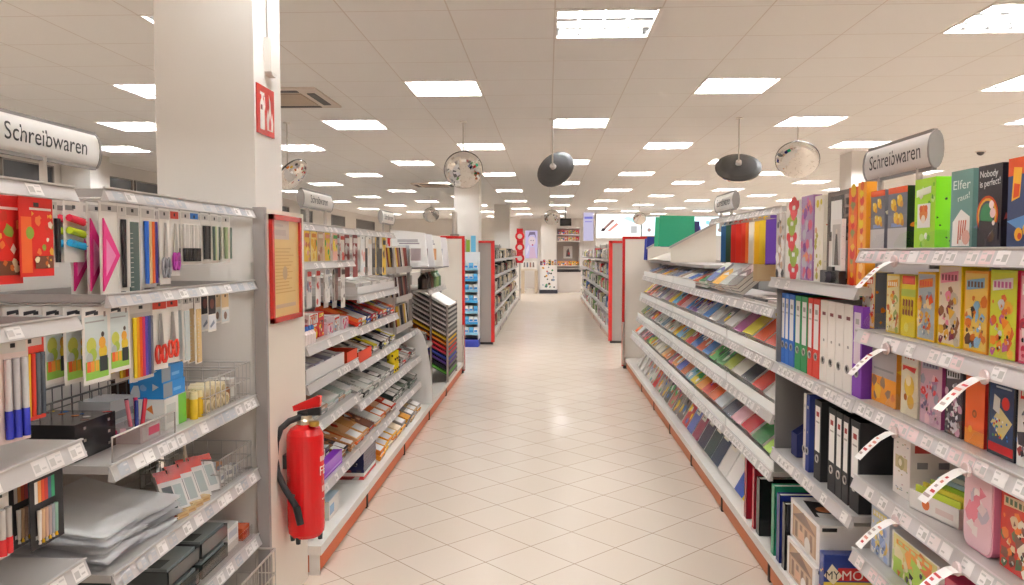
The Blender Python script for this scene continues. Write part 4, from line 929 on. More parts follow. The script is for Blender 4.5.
def a_red(seed, white=False):
    def a(f):
        rng = random.Random(seed); f.r(0, 0, 1, 1, '#d8241c', 1); f.r(.05, .05, .35, .75, '#e8642a', 2); f.d(.3, .55, .12, '#8aa83a', 3)
        blobs(f, rng, ['#e8b43a', '#f2e2d0', '#c8301e', '#8aa03a', '#e87a3a'], 12, 4, (.05, .11), (.35, .3, .95, .8)); f.r(.4, .1, .95, .26, '#6a3a22', 17); blobs(f, rng, ['#e8b84a', '#c86a2a', '#f0e0b8'], 5, 18, (.04, .08), (.45, .12, .9, .24)); f.r(.3, .84, .95, .87, '#f4e2dc', 2)
    return a
def a_pencil(f):
    f.r(0, 0, 1, 1, '#efe8e2', 1); f.r(.08, .06, .92, .88, '#d4dede', 2); f.p([(.12, .9), (.5, .92), (.5, .96), (.12, .95)], '#2e2c30', 3); f.r(.78, .86, .86, .93, '#8a7a74', 3); f.r(.1, .8, .8, .82, '#a8a8a8', 3)
    f.r(.08, .06, .92, .3, '#8cc04a', 3); f.d(.3, .5, .18, '#c8cc5a', 4); f.d(.35, .38, .14, '#a8c04a', 5); f.d(.7, .52, .13, '#eaa83a', 5); f.d(.72, .4, .16, '#e8c83a', 5); f.d(.72, .63, .06, '#4a3a32', 6); f.d(.22, .34, .12, '#b8c0c4', 6)
    for u, c in ((.12, '#e2622a'), (.26, '#e89a3a'), (.42, '#e8b83a')): f.r(u, .16, u + .13, .3, c, 7)
    f.r(.58, .14, .88, .34, '#20282a', 8)
rg = random.Random(11)
UP, LO = 'upper pillar rack bar', 'lower pillar rack bar'
z = 1.692
hookset(rackB, 2.05, z, 3, .03, 'markers', 'white card of red, lime and blue markers', UP, rg, x0=-1.275, w=.09, h=.165, cols=['#d8304a', '#b8cc2a', '#2a9ad0'])
hookset(rackB, 2.12, z, 3, .04, 'triangle', 'pink set square pack', UP, rg, w=.1, h=.255, cat='set square')
hookset(rackB, 2.185, z, 4, .03, 'pens', 'narrow white pack of black pens', UP, rg, w=.05, h=.25, n=2, cols=['#2a2628', '#efe9e2'])
hookset(rackB, 2.24, z, 4, .03, 'ruler', 'dark green ruler', UP, rg, w=.075, h=.26, cols=['#4a5c58'], cat='ruler')
hookset(rackB, 2.325, z, 4, .03, 'pens', 'pack of blue, yellow and orange pens', UP, rg, w=.095, h=.245, n=4, cols=['#2f6ad0', '#e8c890', '#d8642a', '#3a3080'])
hookset(rackB, 2.42, z, 4, .03, 'scissors', 'white pack with grey compasses', UP, rg, w=.075, h=.24, cols=['#8a8a90'], head='#c8c0bc')
hookset(rackB, 2.49, z, 4, .03, 'scissors', 'purple handled scissors', UP, rg, w=.06, h=.215, cols=['#a8389a'], cat='scissors')
for a, nm in ((2.565, 'white'), (2.64, 'blue headed')):
    hookset(rackB, a, z, 4, .028, 'pens', '%s pack of black tipped pens' % nm, UP, rg, w=.07, h=.18, n=4, cols=['#e8e4e0', '#d8d4d0'], cap='#242226', head='#3a7ac8' if nm != 'white' else '#d8d0ca')
hookset(rackB, 2.715, z, 7, .022, 'pens', 'bunch of plain black pens', UP, rg, w=.06, h=.175, n=3, cols=['#2a2a2c', '#4a4a4c'])
hookset(rackB, 2.80, z, 5, .03, 'pens', 'pack of grey green pens', UP, rg, w=.07, h=.18, n=4, cols=['#5a6a62', '#c8d0a8', '#d8d4cc'])
hookset(rackB, 2.895, z, 4, .03, 'pens', 'pack of green pens nearest to the pillar', UP, rg, w=.07, h=.175, n=3, cols=['#a8b890', '#e8e4d8', '#6a7a70'])
z = 1.407
hookset(rackB, 2.04, z, 5, .055, 'print', 'left colour pencil pack with landscape picture', LO, rg, w=.125, h=.205, art=a_pencil, cat='pencils')
hookset(rackB, 2.155, z, 4, .05, 'print', 'right colour pencil pack with landscape picture', LO, rg, w=.105, h=.19, art=a_pencil, cat='pencils')
hookset(rackB, 2.27, z, 3, .045, 'pens', 'wide pack of fibre pens in rainbow colours', LO, rg, w=.13, h=.235, n=7, cols=['#e8c82a', '#e8a02a', '#e05a2a', '#c83a6a', '#5a4ab0', '#3a4a8a', '#6a6a74'], col='#c9c2be')
hookset(rackB, 2.385, z, 4, .035, 'scissors', 'left tilted pack of red scissors', LO, rg, w=.065, h=.22, cols=['#d8382a'], yw=-.3, cat='scissors')
hookset(rackB, 2.46, z, 3, .035, 'scissors', 'right tilted pack of red scissors', LO, rg, w=.065, h=.21, cols=['#e0442e'], yw=-.25, cat='scissors')
hookset(rackB, 2.565, z, 4, .03, 'ruler', 'clear plastic ruler', LO, rg, w=.05, h=.22, cols=['#cfd6d6'], cat='ruler')
hookset(rackB, 2.65, z, 4, .03, 'ruler', 'wooden ruler', LO, rg, w=.052, h=.24, cols=['#e0c08c'], cat='ruler')
def a_dark(f): f.r(.05, .45, .95, .95, '#2a2226', 1); f.d(.5, .72, .25, '#7a4038', 2); f.r(.05, .05, .95, .42, '#e2e2e6', 2); f.p([(.2, .15), (.7, .3), (.8, .2), (.3, .1)], '#8a92a2', 3)
hookset(rackB, 2.77, z, 3, .03, 'print', 'small black and white pack', LO, rg, w=.075, h=.14, art=a_dark)
def a_tan(f): f.r(.05, .5, .95, .95, '#e6c89a', 1); f.r(.05, .05, .95, .42, '#d8dcdc', 1); f.d(.5, .24, .2, '#8a6a5a', 2)
hookset(rackB, 2.88, z, 3, .03, 'print', 'small tan and grey pack beside the pillar', LO, rg, w=.075, h=.12, art=a_tan)
# front rack, bay at the left edge
UA, MA, LA = 'top front rack bar', 'middle front rack bar', 'under the front rack shelf'
z = 1.682
hookset(rackA, 1.66, z, 3, .04, 'print', 'large red picture card', UA, rg, w=.19, h=.2, art=a_red(1), col='#d8241c', cat='card')
hookset(rackA, 1.785, z, 4, .03, 'print', 'red card with yellow and green fruit print', UA, rg, w=.125, h=.185, art=a_red(2), col='#d8241c', x0=-1.2, cat='card')
for a, nm in ((1.87, 'front'),): hookset(rackA, a, z, 6, .03, 'pens', 'single black ballpoint pens', UA, rg, w=.03, h=.165, n=1, cols=['#1f1d20'])
hookset(rackA, 1.5, z, 3, .04, 'print', 'red and orange card at the picture edge', UA, rg, w=.12, h=.3, art=a_red(4), col='#e0483a', cat='card')
z = 1.362
hookset(rackA, 1.765, z, 4, .04, 'pens', 'red card with yellow, red and grey pens', MA, rg, w=.105, h=.205, n=5, cols=['#e8c42a', '#e0b02a', '#d03a2a', '#5a6068', '#4a5058'], col='#dc3a26', head='#e8d8d0')
hookset(rackA, 1.69, z, 4, .035, 'pens', 'white and red pack of blue capped pens', MA, rg, w=.08, h=.235, n=3, cols=['#c8c4c4', '#bdb8ba'], cap='#2c34a4', col='#e8d2ca', yw=-.25, x0=-1.2)
hookset(rackA, 1.6, z, 3, .035, 'pens', 'orange red pack of pens at the picture edge', MA, rg, w=.07, h=.25, n=2, cols=['#e8682a', '#d84a26'], col='#d83a20')
z = 1.03
def a_mark(f):
    f.r(0, 0, 1, 1, '#1c1a1c', 1)
    for k, c in enumerate(['#f0ece6', '#e8a05a', '#e2502a', '#c83a3a', '#4a5a7a', '#2f9a6a']): f.r(.14 + k * .1, .58, .235 + k * .1, .86, c, 2)
    f.r(.14, .12, .75, .17, '#e8e4e0', 2)
hook(rackA, 1, XB, XF, 1.79, z); hook(rackA, 1, XB, XF, 1.65, z)
for q in range(3):
    t = hung('print', ('front' if q == 0 else ORD[q]) + ' black card of six coloured markers hanging under the front rack shelf', (-1.2 - q * .05, 1.79, z - .012), RZ_L, None, rg, w=.125, h=.185, col='#1c1a1c', art=a_mark, name='marker_pack')
    for k, c in enumerate(['#e8e0d8', '#d8b08a', '#c8a08a', '#b0a0a0', '#9aa0aa', '#8ab0a0']):
        m = MB('gloss'); x = -.0375 + k * .0125; m.cyl((x - .002, -.007, -.145), (x - .002, -.007, -.075), .004, .0055, c, 7); m.cyl((x - .002, -.007, -.155), (x - .002, -.007, -.145), .004, .002, '#e0b02a' if k % 2 else '#c8c0b8', 7); m.build('marker', t)
hookset(rackA, 1.65, z, 3, .03, 'pens', 'narrow pack of red and black pens', LA, rg, w=.05, h=.16, n=2, cols=['#c8c0ba', '#b8b0aa'], cap='#d0242a')
# black boxes with brush tips on the front rack shelf
t = thing('brush_tray', 'black tray of gold tipped brushes on the front rack shelf', 'tray', (-1.36, 1.55, 1.077), RZ_L)
mb = MB('card'); mb.box(-.2, 0, 0, .2, .2, .006, '#1c1a1c')
for a, b, c, d in [(-.2, 0, .2, .006), (-.2, .194, .2, .2), (-.2, 0, -.194, .2), (.194, 0, .2, .2)]: mb.box(a, b, 0, c, d, .05, '#1c1a1c')
mb.build('tray', t)
for k in range(16):
    mb = MB('gloss'); x = -.18 + k * .024; mb.cyl((x, .02, .03), (x, .17, .045), .006, .006, '#2a2526', 6); mb.cyl((x, .012, .03), (x, .03, .032), .007, .007, '#c89a5a', 6); mb.build('brush', t)
# shelf with boxes and baskets (z .972)
z = .972
for k in range(3):
    mb = MB('gloss'); mb.box(-.1, 0, 0, .1, .2, .034, '#1d1b1d', cols=[None, None, None, None, '#3a3034', None])
    if k == 2: blobs(Fr(mb, (-.1, 0, .034), (1, 0, 0), (0, 1, 0), .2, .2), random.Random(2), PAL['multi'] + ['#c8b8a8', '#8a6a5a'], 16, 1, (.04, .1), (.05, .05, .95, .95))
    for s_ in (-.06, .06): mb.poly([(s_, -.0005, .012), (s_ + .012, -.0005, .012), (s_ + .012, -.0005, .02), (s_, -.0005, .02)], '#b0a8a4', 'metal')
    tag(mb.build('paint_tin', None, (-1.29, 2.15, z + .002 + k * .0345), RZ_L), 'flat black paint box with clasps, %s of the stack of three' % ['lowest', 'middle', 'topmost with a coloured lid'][k], 'paint box')
def divider(y0, y1, label, h=.07, x=-1.192):
    t = thing('shelf_fence', label, 'fence', (x, (y0 + y1) / 2, z), RZ_L)
    W = y1 - y0
    mb = MB('clear'); mb.box(-W / 2, -.001, 0, W / 2, .001, h, '#dcd8d8'); mb.build('pane', t)
    mb = MB('metal'); mb.tube([(-W / 2, 0, 0), (-W / 2, 0, h), (W / 2, 0, h), (W / 2, 0, 0)], .003, '#d8d2ce', 6); mb.build('frame', t)
divider(2.06, 2.42, 'clear plastic fence in front of the black paint boxes')
carton('small_box', 'pink and grey pack behind the clear fence', 'box', .12, .05, .1, '#b8a8a8', 'pink', (-1.22, 2.32, z), RZ_L, None, 3, lambda f: (f.r(.1, .1, .9, .9, '#c8c0c0', 1), f.r(.4, .3, .95, .8, '#d83a6a', 2)))
def a_gw(f): f.r(0, 0, 1, 1, '#eaeae2', 1); f.r(.62, 0, 1, 1, '#6ab83a', 2); f.r(.08, .2, .5, .8, '#c8ccc4', 2)
carton('small_box', 'green and white box under the blue boxes', 'box', .15, .1, .12, '#e6e6de', 'green', (-1.235, 2.515, z), RZ_L, None, 5, a_gw)
for k in range(2): carton('small_box', '%s blue and grey box on the green and white one' % ('lower' if k == 0 else 'upper'), 'box', .15, .052, .11, '#2a86d0', 'blue', (-1.24, 2.52 - .01 * k, z + .1005 + k * .053), RZ_L, 'blue boxes', 6, lambda f: (f.r(0, .05, .4, .95, '#8a949c', 1), f.r(.45, .3, .8, .5, '#6ab0e4', 1)))
carton('small_box', 'grey and white box left of the blue boxes', 'box', .13, .12, .1, '#b8bcc0', 'white', (-1.33, 2.36, z), RZ_L, None, 7, lambda f: (f.r(0, .5, 1, .7, '#8a9096', 1), f.r(.1, .1, .9, .4, '#d0d4d6', 1)))
t = thing('pen_cup', 'clear cup of red and blue crayons on the basket shelf', 'cup', (-1.25, 2.295, z + .002))
mb = MB('clear'); mb.lathe([(.03, 0), (.034, .07)], (0, 0, 0), '#d8d8dc', 14); mb.build('cup', t)
for k, c in enumerate(['#d83a4a', '#2a4aa8', '#c83a6a', '#3a3a44', '#e07a8a', '#2a3a8a']):
    a = k * 1.05; mb = MB('gloss'); mb.cyl((.012 * cos(a), .012 * sin(a), .004), (.03 * cos(a), .03 * sin(a), .13), .006, .006, c, 7); mb.build('crayon', t)
for k in range(4):
    t = thing('glue_stick', 'yellow glue stick beside the green and white box, %s from it' % ORD[k], 'glue', (-1.225 - .032 * (k % 2), 2.625 + .02 * k, z), 0, 'glue sticks')
    mb = MB('gloss'); mb.cyl((0, 0, 0), (0, 0, .07), .014, .014, '#e8c032', 12); mb.build('tube', t); mb = MB('gloss'); mb.cyl((0, 0, .07), (0, 0, .095), .0145, .013, '#f0e2b0', 12); mb.build('cap', t)
for k in range(7):
    y, zz = 2.71 + .052 * (k % 4) + (.026 if k > 3 else 0), z + .026 + (.045 if k > 3 else 0)
    mb = MB('gloss'); mb.cyl((-1.21, y, zz), (-1.31, y, zz), .025, .025, '#efe0bc', 16); mb.cyl((-1.208, y, zz), (-1.21, y, zz), .014, .014, '#c8b48a', 12)
    tag(mb.build('tape_roll'), 'cream tape roll in the wire basket, %s row, %s from the glue sticks' % ('lower' if k < 4 else 'upper', ORD[k % 4]), 'tape', 'cream tape rolls')
carton('small_box', 'tall dark brown box with a pale square behind the tape rolls', 'box', .13, .17, .08, '#3a2620', 'dark', (-1.42, 2.66, z), RZ_L, None, 8, lambda f: f.r(.35, .4, .7, .8, '#b8aaa0', 1))
carton('small_box', 'white small carton at the pillar end of the basket shelf', 'box', .07, .075, .1, '#efeae4', 'white', (-1.25, 3.02, z), RZ_L, None, 9, lambda f: f.r(.1, .55, .9, .8, '#d8d0c8', 1))
carton('small_box', 'brown small carton beside the white one on the basket shelf', 'box', .05, .05, .1, '#a8704a', 'orange', (-1.24, 2.945, z), RZ_L, None, 9, lambda f: f.r(.1, .2, .9, .5, '#c89a7a', 1))
wire_basket('wire_basket', 'chrome wire basket around the tape rolls', -1.52, -1.2, 2.66, 2.92, z, .12, ny=6)
wire_basket('wire_basket', 'chrome wire basket nearest to the pillar on the basket shelf', -1.52, -1.2, 2.925, 3.075, z, .13, ny=4)
wire_basket('wire_basket', 'chrome wire basket behind the pen cup', -1.58, -1.42, 2.05, 2.55, z, .14, col='#6a6664', ny=10)
# shelf with plastic sleeves (z .672)
z = .672
for k in range(9):
    mb = MB('gloss'); r1 = random.Random(k + 40); a = r1.uniform(-.18, .18)
    W, D, n = .24, .34, 6; P = []
    c = ['#d0ced0', '#f0eff0', '#e4e2e4', '#c4c2c4', '#f6f5f6', '#e2e1e3', '#f0f0f4', '#fafafa', '#ffffff'][k]
    for j in range(n + 1):
        for i in range(n + 1):
            x, y = W * (i / n - .5), D * j / n
            P.append((x * cos(a) - y * sin(a), x * sin(a) + y * cos(a), .002 + .004 * sin(i * 1.1 + k) * sin(j * .9 + k * 2) + (.02 * (j / n) ** 2 if k > 5 else 0)))
    mb._add(P, [(j * (n + 1) + i, j * (n + 1) + i + 1, (j + 1) * (n + 1) + i + 1, (j + 1) * (n + 1) + i) for i in range(n) for j in range(n)], c, None, True)
    mb._add([(p[0], p[1], p[2] - .006) for p in P], [(j * (n + 1) + i, (j + 1) * (n + 1) + i, (j + 1) * (n + 1) + i + 1, j * (n + 1) + i + 1) for i in range(n) for j in range(n)], c, None, True)
    col_ = k % 2
    tag(mb.build('plastic_sleeve_pack', None, (-1.205 - .02 * r1.random(), 2.16 + .2 * col_, z + .008 + (k // 2) * .022), RZ_L, .1), '%s grey glossy pack of plastic sleeves in the %s heap on the sleeve shelf' % (['lowest', 'second', 'third', 'fourth', 'topmost'][k // 2], 'left' if col_ == 0 else 'right'), 'plastic sleeves')
def a_tool(f):
    f.r(0, 0, 1, 1, '#d8d4d0', 1); f.r(.1, .15, .5, .7, '#3a4044', 2); f.r(0, .82, 1, 1, '#c83a30', 2); f.r(.55, .15, .9, .7, '#a8b0b0', 2)
for k in range(7):
    carton('blister_pack', 'white blister pack with red head leaning on the sleeve shelf, %s from the plastic sleeves' % ORD[k], 'pack', .09, .14, .012, '#d8d2cc', 'white', (-1.22 - .03 * (k % 2), 2.50 + k * .04, z + .008), RZ_L - .5, 'leaning blister packs', k, a_tool, rx=-.5)
for k in range(4):
    carton('wooden_block', 'tan wooden block in front of the blister packs, %s from the left' % ORD[k], 'block', .05, .02, .05, '#d8b888', 'orange', (-1.2, 2.48 + .055 * k, z), RZ_L - .3, 'tan wooden blocks', k, lambda f: f.r(.1, .3, .9, .6, '#c8a070', 1))
mb = MB('card'); mb.prism([(-.15, 0), (.2, 0), (-.15, .2)], 0, .006, '#d8c4b0'); mb.box(-.15, -.002, 0, .2, 0, .01, '#9a3a30')
tag(mb.build('cardboard_divider', None, (-1.36, 2.85, z + .004), RZ_L + .4), 'beige triangular card divider on the sleeve shelf', 'divider')
for k in range(12):
    r1 = random.Random(k + 70)
    carton('small_pack', 'small white pack in the basket below the tape rolls, %s from the left' % ORD[k], 'pack', .045, r1.uniform(.03, .06), .03, r1.choice(['#e8e4e0', '#d8d4d0', '#c8c8cc', '#d8a07a' if k > 9 else '#efebe6']), 'white', (-1.23 - .07 * (k % 3), 2.80 + (k // 3) * .065, z + .004), RZ_L + r1.uniform(-.5, .5), 'small white packs', k, lambda f: f.r(.1, .3, .9, .7, '#a8a8b0', 1))
wire_basket('wire_basket', 'wire basket of small white packs on the sleeve shelf', -1.5, -1.2, 2.77, 3.07, z, .11, ny=8)
# shelf z .40 and base baskets
z = .40
for k in range(4):
    y = 2.5 + .24 * (k % 2); t = thing('plastic_tray', '%s dark tray of clear packs, %s on the shelf above the base baskets' % ('upper' if k > 1 else 'lower', 'left' if k % 2 == 0 else 'right'), 'tray', (-1.21, y, z + .001 + .075 * (k // 2)), RZ_L)
    mb = MB('gloss'); W, D, H = .22, .3, .05; c = ['#2f3433', '#2a3230', '#4a4d4c', '#5a5c5c'][k]
    mb.box(-W / 2, 0, 0, W / 2, D, .004, c)
    for s_ in (-1, 1): mb.box(s_ * W / 2, 0, 0, s_ * (W / 2 - .004), D, H, c)
    mb.box(-W / 2, 0, 0, W / 2, .004, H, c); mb.box(-W / 2, D - .004, 0, W / 2, D, H, c); mb.build('tray', t)
    mb = MB('gloss'); mb.box(-W / 2 + .01, .01, .004, W / 2 - .01, D - .01, .055, '#8f9694', cols=[None] * 4 + ['#a8b0ae', None]); f = Fr(mb, (-W / 2 + .01, .01, .055), (1, 0, 0), (0, 1, 0), W - .02, D - .02)
    f.r(.05, .1, .4, .9, '#6a706e', 1); f.r(.55, .3, .95, .6, '#d8dcda', 1); mb.build('packs', t)
carton('small_box', 'white carton right of the dark trays', 'box', .1, .09, .2, '#ece8e4', 'white', (-1.22, 2.925, z), RZ_L, None, 3, lambda f: f.r(.1, .5, .9, .8, '#c8c8d0', 1))
carton('small_box', 'orange red pack at the pillar end above the base baskets', 'box', .07, .05, .1, '#c8562e', 'orange', (-1.21, 3.03, z), RZ_L, None, 3, lambda f: f.r(.1, .4, .9, .6, '#a83a22', 1))
mb = MB('clear'); mb.box(0, -.25, 0, .003, .25, .06, '#d8d4d0'); tag(mb.build('shelf_fence', None, (-1.186, 2.78, z)), 'clear plastic fence along the shelf above the base baskets', 'fence')
wire_basket('wire_basket', 'black wire basket on the base at the front', -1.5, -1.165, 2.06, 2.5, .146, .17, col='#2a2828', r=.003, ny=12)
wire_basket('wire_basket', 'white wire basket on the base beside the pillar', -1.5, -1.10, 2.6, 3.05, .146, .2, col='#d8d2cc', r=.003, ny=12)
for k in range(6): carton('small_pack', 'dark clear pack in the black wire basket, %s from the front' % ORD[k], 'pack', .06, .12, .2, '#3a4240', 'dark', (-1.2, 2.1 + .068 * k, .155), RZ_L, 'packs in the black basket', k)

# ------------------------------------------------------------------ left run beyond the pillar
XF2 = -1.14
u1 = unit('stationery_unit', 'grey shelf unit of school packs right behind the pillar', 1, 3.615, 4.615, XF2, XB, [(1.10,), (.915,), (.70,), (.365,)], 1.66, -1.08, endcol='#e4dcd4', kick='#c9602f', rails=[(1.665, -1.16, 3.62, 4.61), (1.478, -1.16, 3.62, 4.61)], dens=.5)
u2 = unit('stationery_unit', 'grey shelf unit of flat packs, second behind the pillar', 1, 4.62, 5.85, XF2, XB, [(1.285,), (1.09,), (.87,), (.63,), (.365,)], 1.66, -1.08, kick='#c9602f', rails=[(1.665, -1.16, 4.62, 5.85)], dens=.5)
u3 = unit('stationery_unit', 'grey shelf unit under the pen stand, third behind the pillar', 1, 5.855, 7.1, XF2, XB, [(.85, -1.2), (.60, -1.17), (.365, -1.17)], 1.5, -1.08, kick='#c9602f', dens=.5)
u4 = unit('stationery_unit', 'grey shelf unit beneath the white magazines', 1, 7.105, 8.3, XF2, XB, [(1.2, -1.1), (.60, -1.25)], 1.6, -1.08, kick='#c9602f', dens=.5)
u5 = unit('stationery_unit', 'grey base unit carrying the coloured paper rack', 1, 8.305, 9.86, XF2, XB, [], 1.3, -1.08, kick='#c9602f')
def hs2(u, y, z, cnt, gap, kind, look, where, **k):
    hook(u, 1, XB, -1.16, y, z)
    for q in range(cnt):
        hung(kind, ('front ' + look + ', ' + where) if q == 0 else ('pack behind the ' + look + ', ' + where), (-1.185 - q * gap, y, z - .0225), RZ_L, None if q == 0 else 'packs behind the ' + look, rg, False, name='hanging_pack', **k)
W1, W2 = 'top bar', 'second bar'
def a_c(cs, seed):
    def a(f):
        rng = random.Random(seed); f.r(0, 0, 1, 1, cs[0], 1); blobs(f, rng, cs, 8, 2, (.15, .35), (.1, .1, .9, .7)); f.r(.1, .8, .9, .92, cs[-1], 12)
    return a
for y, w, h, cs, look in [(3.68, .09, .21, ['#e8b83a', '#f0d050', '#d8642a', '#e88a9a'], 'yellow pack next to the notice'), (3.79, .09, .21, ['#e8c04a', '#f2dc7a', '#e0a0a0', '#c86a4a'], 'yellow and pink pack, second from the notice'), (3.90, .09, .2, ['#f0d884', '#e8b83a', '#c8a08a', '#d88a3a'], 'pale yellow pack, third from the notice'),
                          (4.02, .1, .21, ['#c8a88a', '#e8c83a', '#a86a4a', '#e8dcc8'], 'brown and yellow pack, fourth from the notice'), (4.15, .1, .2, ['#e8c03a', '#f0b85a', '#5aa84a', '#e8a08a'], 'yellow and green pack, fifth from the notice'), (4.30, .1, .2, ['#e8b0a0', '#e8c83a', '#d8a08a', '#4a9a4a'], 'rose and yellow pack, sixth from the notice'), (4.45, .1, .22, ['#e8dcd4', '#d8d0c8', '#8a3a3a', '#c84a3a'], 'white pack with a red foot, seventh from the notice')]:
    hs2(u1, y, 1.66, 3, .05, 'print', look, W1, w=w, h=h * .8, art=a_c(cs, len(look)))
for y, w, h, cs, look in [(3.69, .09, .2, ['#e8e4e0', '#d8d8dc', '#c8a8a0', '#b83a3a'], 'white pack next to the notice'), (3.82, .08, .2, ['#dcd6d2', '#8a8a9a', '#c86a6a', '#c83a34'], 'white and grey pack, second from the notice'), (3.97, .08, .2, ['#e8e0dc', '#d8d0cc', '#c8c0bc', '#c23a30'], 'white and red pack, third from the notice'), (4.14, .09, .19, ['#ece8e4', '#d8d4d0', '#5a5a6a', '#a8a8b0'], 'long white pack, fourth from the notice'), (4.32, .06, .19, ['#6a5048', '#4a3a36', '#8a7068', '#3a3030'], 'dark brown pack, fifth from the notice'), (4.46, .09, .24, ['#e2dcd6', '#d0cac4', '#a89a90', '#5a4a46'], 'grey white pack, sixth from the notice')]:
    hs2(u1, y, 1.473, 3, .05, 'print', look, W2, w=w, h=h, art=a_c(cs, len(look)))
for y, w, h, cs, look in [(4.75, .12, .26, ['#8a3a36', '#b0a8a4', '#6a2a2a', '#d8d0cc'], 'dark red pack above the paper tray'), (4.95, .12, .26, ['#e8e6e4', '#d8dce0', '#e0a8a0', '#e8e8e8'], 'white bag above the paper tray'), (5.15, .12, .26, ['#ece8e4', '#d8d4d4', '#c8ccd0', '#e8d8c8'], 'second white bag above the paper tray'), (5.4, .1, .26, ['#4a4440', '#8a7a5a', '#2a2626', '#6a6258'], 'black pack above the paper tray'), (5.6, .12, .27, ['#e8c03a', '#d8a83a', '#e8d8a0', '#3a3632'], 'yellow pack at the far end of the top bar')]:
    hs2(u2, y, 1.66, 3, .05, 'print', look, 'far top bar', w=w, h=h, art=a_c(cs, len(look)))
def boxes(spec):
    for y, w, h, d, x, z, c, pal, lab, *o in spec:
        carton(o[1] if len(o) > 1 else 'small_box', lab, 'box', w, h, d, c, pal, (x, y, z), RZ_L, None, len(lab), None, rx=(o[0] if o else 0))
def tray(y0, y1, x0, x1, z, h, c, lab, packs, tilt=0, name='product_tray'):
    t = thing(name, lab, 'tray', (x0, (y0 + y1) / 2, z), RZ_L)
    W, D = y1 - y0, x0 - x1
    mb = MB('card'); mb.box(-W / 2, 0, 0, W / 2, D, .003, c); mb.box(-W / 2, 0, 0, W / 2, .004, h, c); mb.box(-W / 2, D - .004, 0, W / 2, D, h * 1.4, c)
    for s_ in (-1, 1): mb.box(s_ * W / 2, 0, 0, s_ * (W / 2 - .004), D, h, c)
    mb.build('tray', t)
    return t
def flatpacks(n, y0, y1, x, z, w, cs, lab, d=.26, rise=.06, th=.025, cat='pack', name='flat_pack', layers=2):
    for k in range(n):
        for q in range(layers):
            w = min(w, (y1 - y0) / n * .9); y = y0 + (y1 - y0) * (k + .5) / n; c = cs[(k + q * 3) % len(cs)]
            mb = MB('gloss'); mb.box(-w / 2, 0, 0, w / 2, d, th, c); f = Fr(mb, (-w / 2, 0, th), (1, 0, 0), (0, 1, 0), w, d); rng = random.Random(k + len(lab)); blobs(f, rng, cs + ['#f0ece6', '#efeae4'], 4, 1, (.12, .3)); f.r(.1, .04, .9, .3, rng.choice(['#f2ede8', c, '#e2dcd6']), 6)
            f2 = Fr(mb, (-w / 2, 0, 0), (1, 0, 0), (0, 0, 1), w, th); f2.r(.1, .2, .6, .8, '#f0ece6', 1)
            ang = math.atan2(rise, d) + rng.uniform(0, .06)
            o = mb.build(name, None, (x - rng.uniform(0, .02), y, z + q * (th + .002) / cos(ang) + .0035), RZ_L + rng.uniform(-.04, .04), ang)
            tag(o, '%s %s, %s from the pillar' % (('upper' if q == layers - 1 else 'lower'), lab, ORD[k]), cat, lab + ' stack')
# unit 1 shelves
boxes([(3.72, .12, .17, .12, -1.2, 1.102, '#d8321e', 'red', 'tall red box at the pillar end of the first school shelf'), (3.9, .14, .08, .12, -1.19, 1.102, '#cf2c1c', 'red', 'red box under the white carton on the first school shelf'), (3.92, .15, .05, .12, -1.195, 1.1825, '#ece6e2', 'white', 'white carton lying on the red box'),
       (4.07, .1, .13, .1, -1.2, 1.102, '#d0281c', 'red', 'red pack right of the white carton'), (4.2, .12, .06, .12, -1.19, 1.102, '#d8b8c0', 'pink', 'pink and white pack on the first school shelf'), (4.34, .12, .09, .12, -1.19, 1.102, '#e0d8d8', 'white', 'white pack on the first school shelf'), (4.49, .13, .07, .12, -1.18, 1.102, '#d8c8cc', 'pink', 'pale rose pack at the far end of the first school shelf')])
for k in range(4):
    t = thing('glue_bottle', 'clear bottle with blue cap on the first school shelf, %s from the pillar' % ORD[k], 'bottle', (-1.165, 3.66 + .045 * k, 1.101), 0, 'clear bottles')
    mb = MB('gloss'); mb.lathe([(.001, 0), (.018, .002), (.019, .05), (.008, .065), (.008, .07)], (0, 0, 0), '#e8d8d2', 12); mb.build('bottle', t); mb = MB('gloss'); mb.cyl((0, 0, .068), (0, 0, .09), .01, .006, '#3a6ab0', 10); mb.build('cap', t)
t = tray(3.64, 4.34, -1.15, -1.45, .916, .07, '#e0dcda', 'pale clear bin of lavender packs on the second school shelf', 0)
flatpacks(7, 3.66, 4.32, -1.165, .922, .085, ['#c8c0d4', '#d8d4dc', '#b8b4c8', '#e4e0e0', '#d0c0c8'], 'lavender pack in the pale bin', .26, .05, .028)
t = tray(4.36, 4.6, -1.14, -1.42, .917, .06, '#d8421e', 'orange red tray on the second school shelf', 0)
flatpacks(7, 3.65, 4.58, -1.16, .702, .12, ['#c8d4c8', '#dcdcd8', '#a8b4ac', '#e8e4e0', '#b8c0c0', '#d0a890'], 'grey green blister pack on the third school shelf', .26, .09, .02)
mb = MB('gloss')
carton('pencil_case', 'long purple box along the fourth school shelf', 'box', .62, .075, .05, '#8a2cc0', [PUR, '#a050d0', '#7a28b0'], (-1.155, 3.98, .366), RZ_L, None, 4, lambda f: f.r(.02, .1, .98, .25, '#b87ae0', 1), topcol='#9a3cd0')
for k in range(7):
    carton('small_pack', 'black and white pack behind the purple box, %s from the pillar' % ORD[k], 'pack', .075, .11, .1, '#1f1d20' if k % 2 == 0 else '#ece8e4', 'white', (-1.215, 3.70 + .085 * k, .366), RZ_L, 'packs behind the purple box', k, lambda f: f.r(.1, .4, .9, .7, '#e8e4e0', 1), topcol='#ecebe8' if k % 2 == 0 else '#2a282c')
flatpacks(3, 4.3, 4.6, -1.16, .366, .1, ['#8a5a3a', '#3a3a4a', '#c88a5a'], 'brown pack on the fourth school shelf', .26, .08, .02)
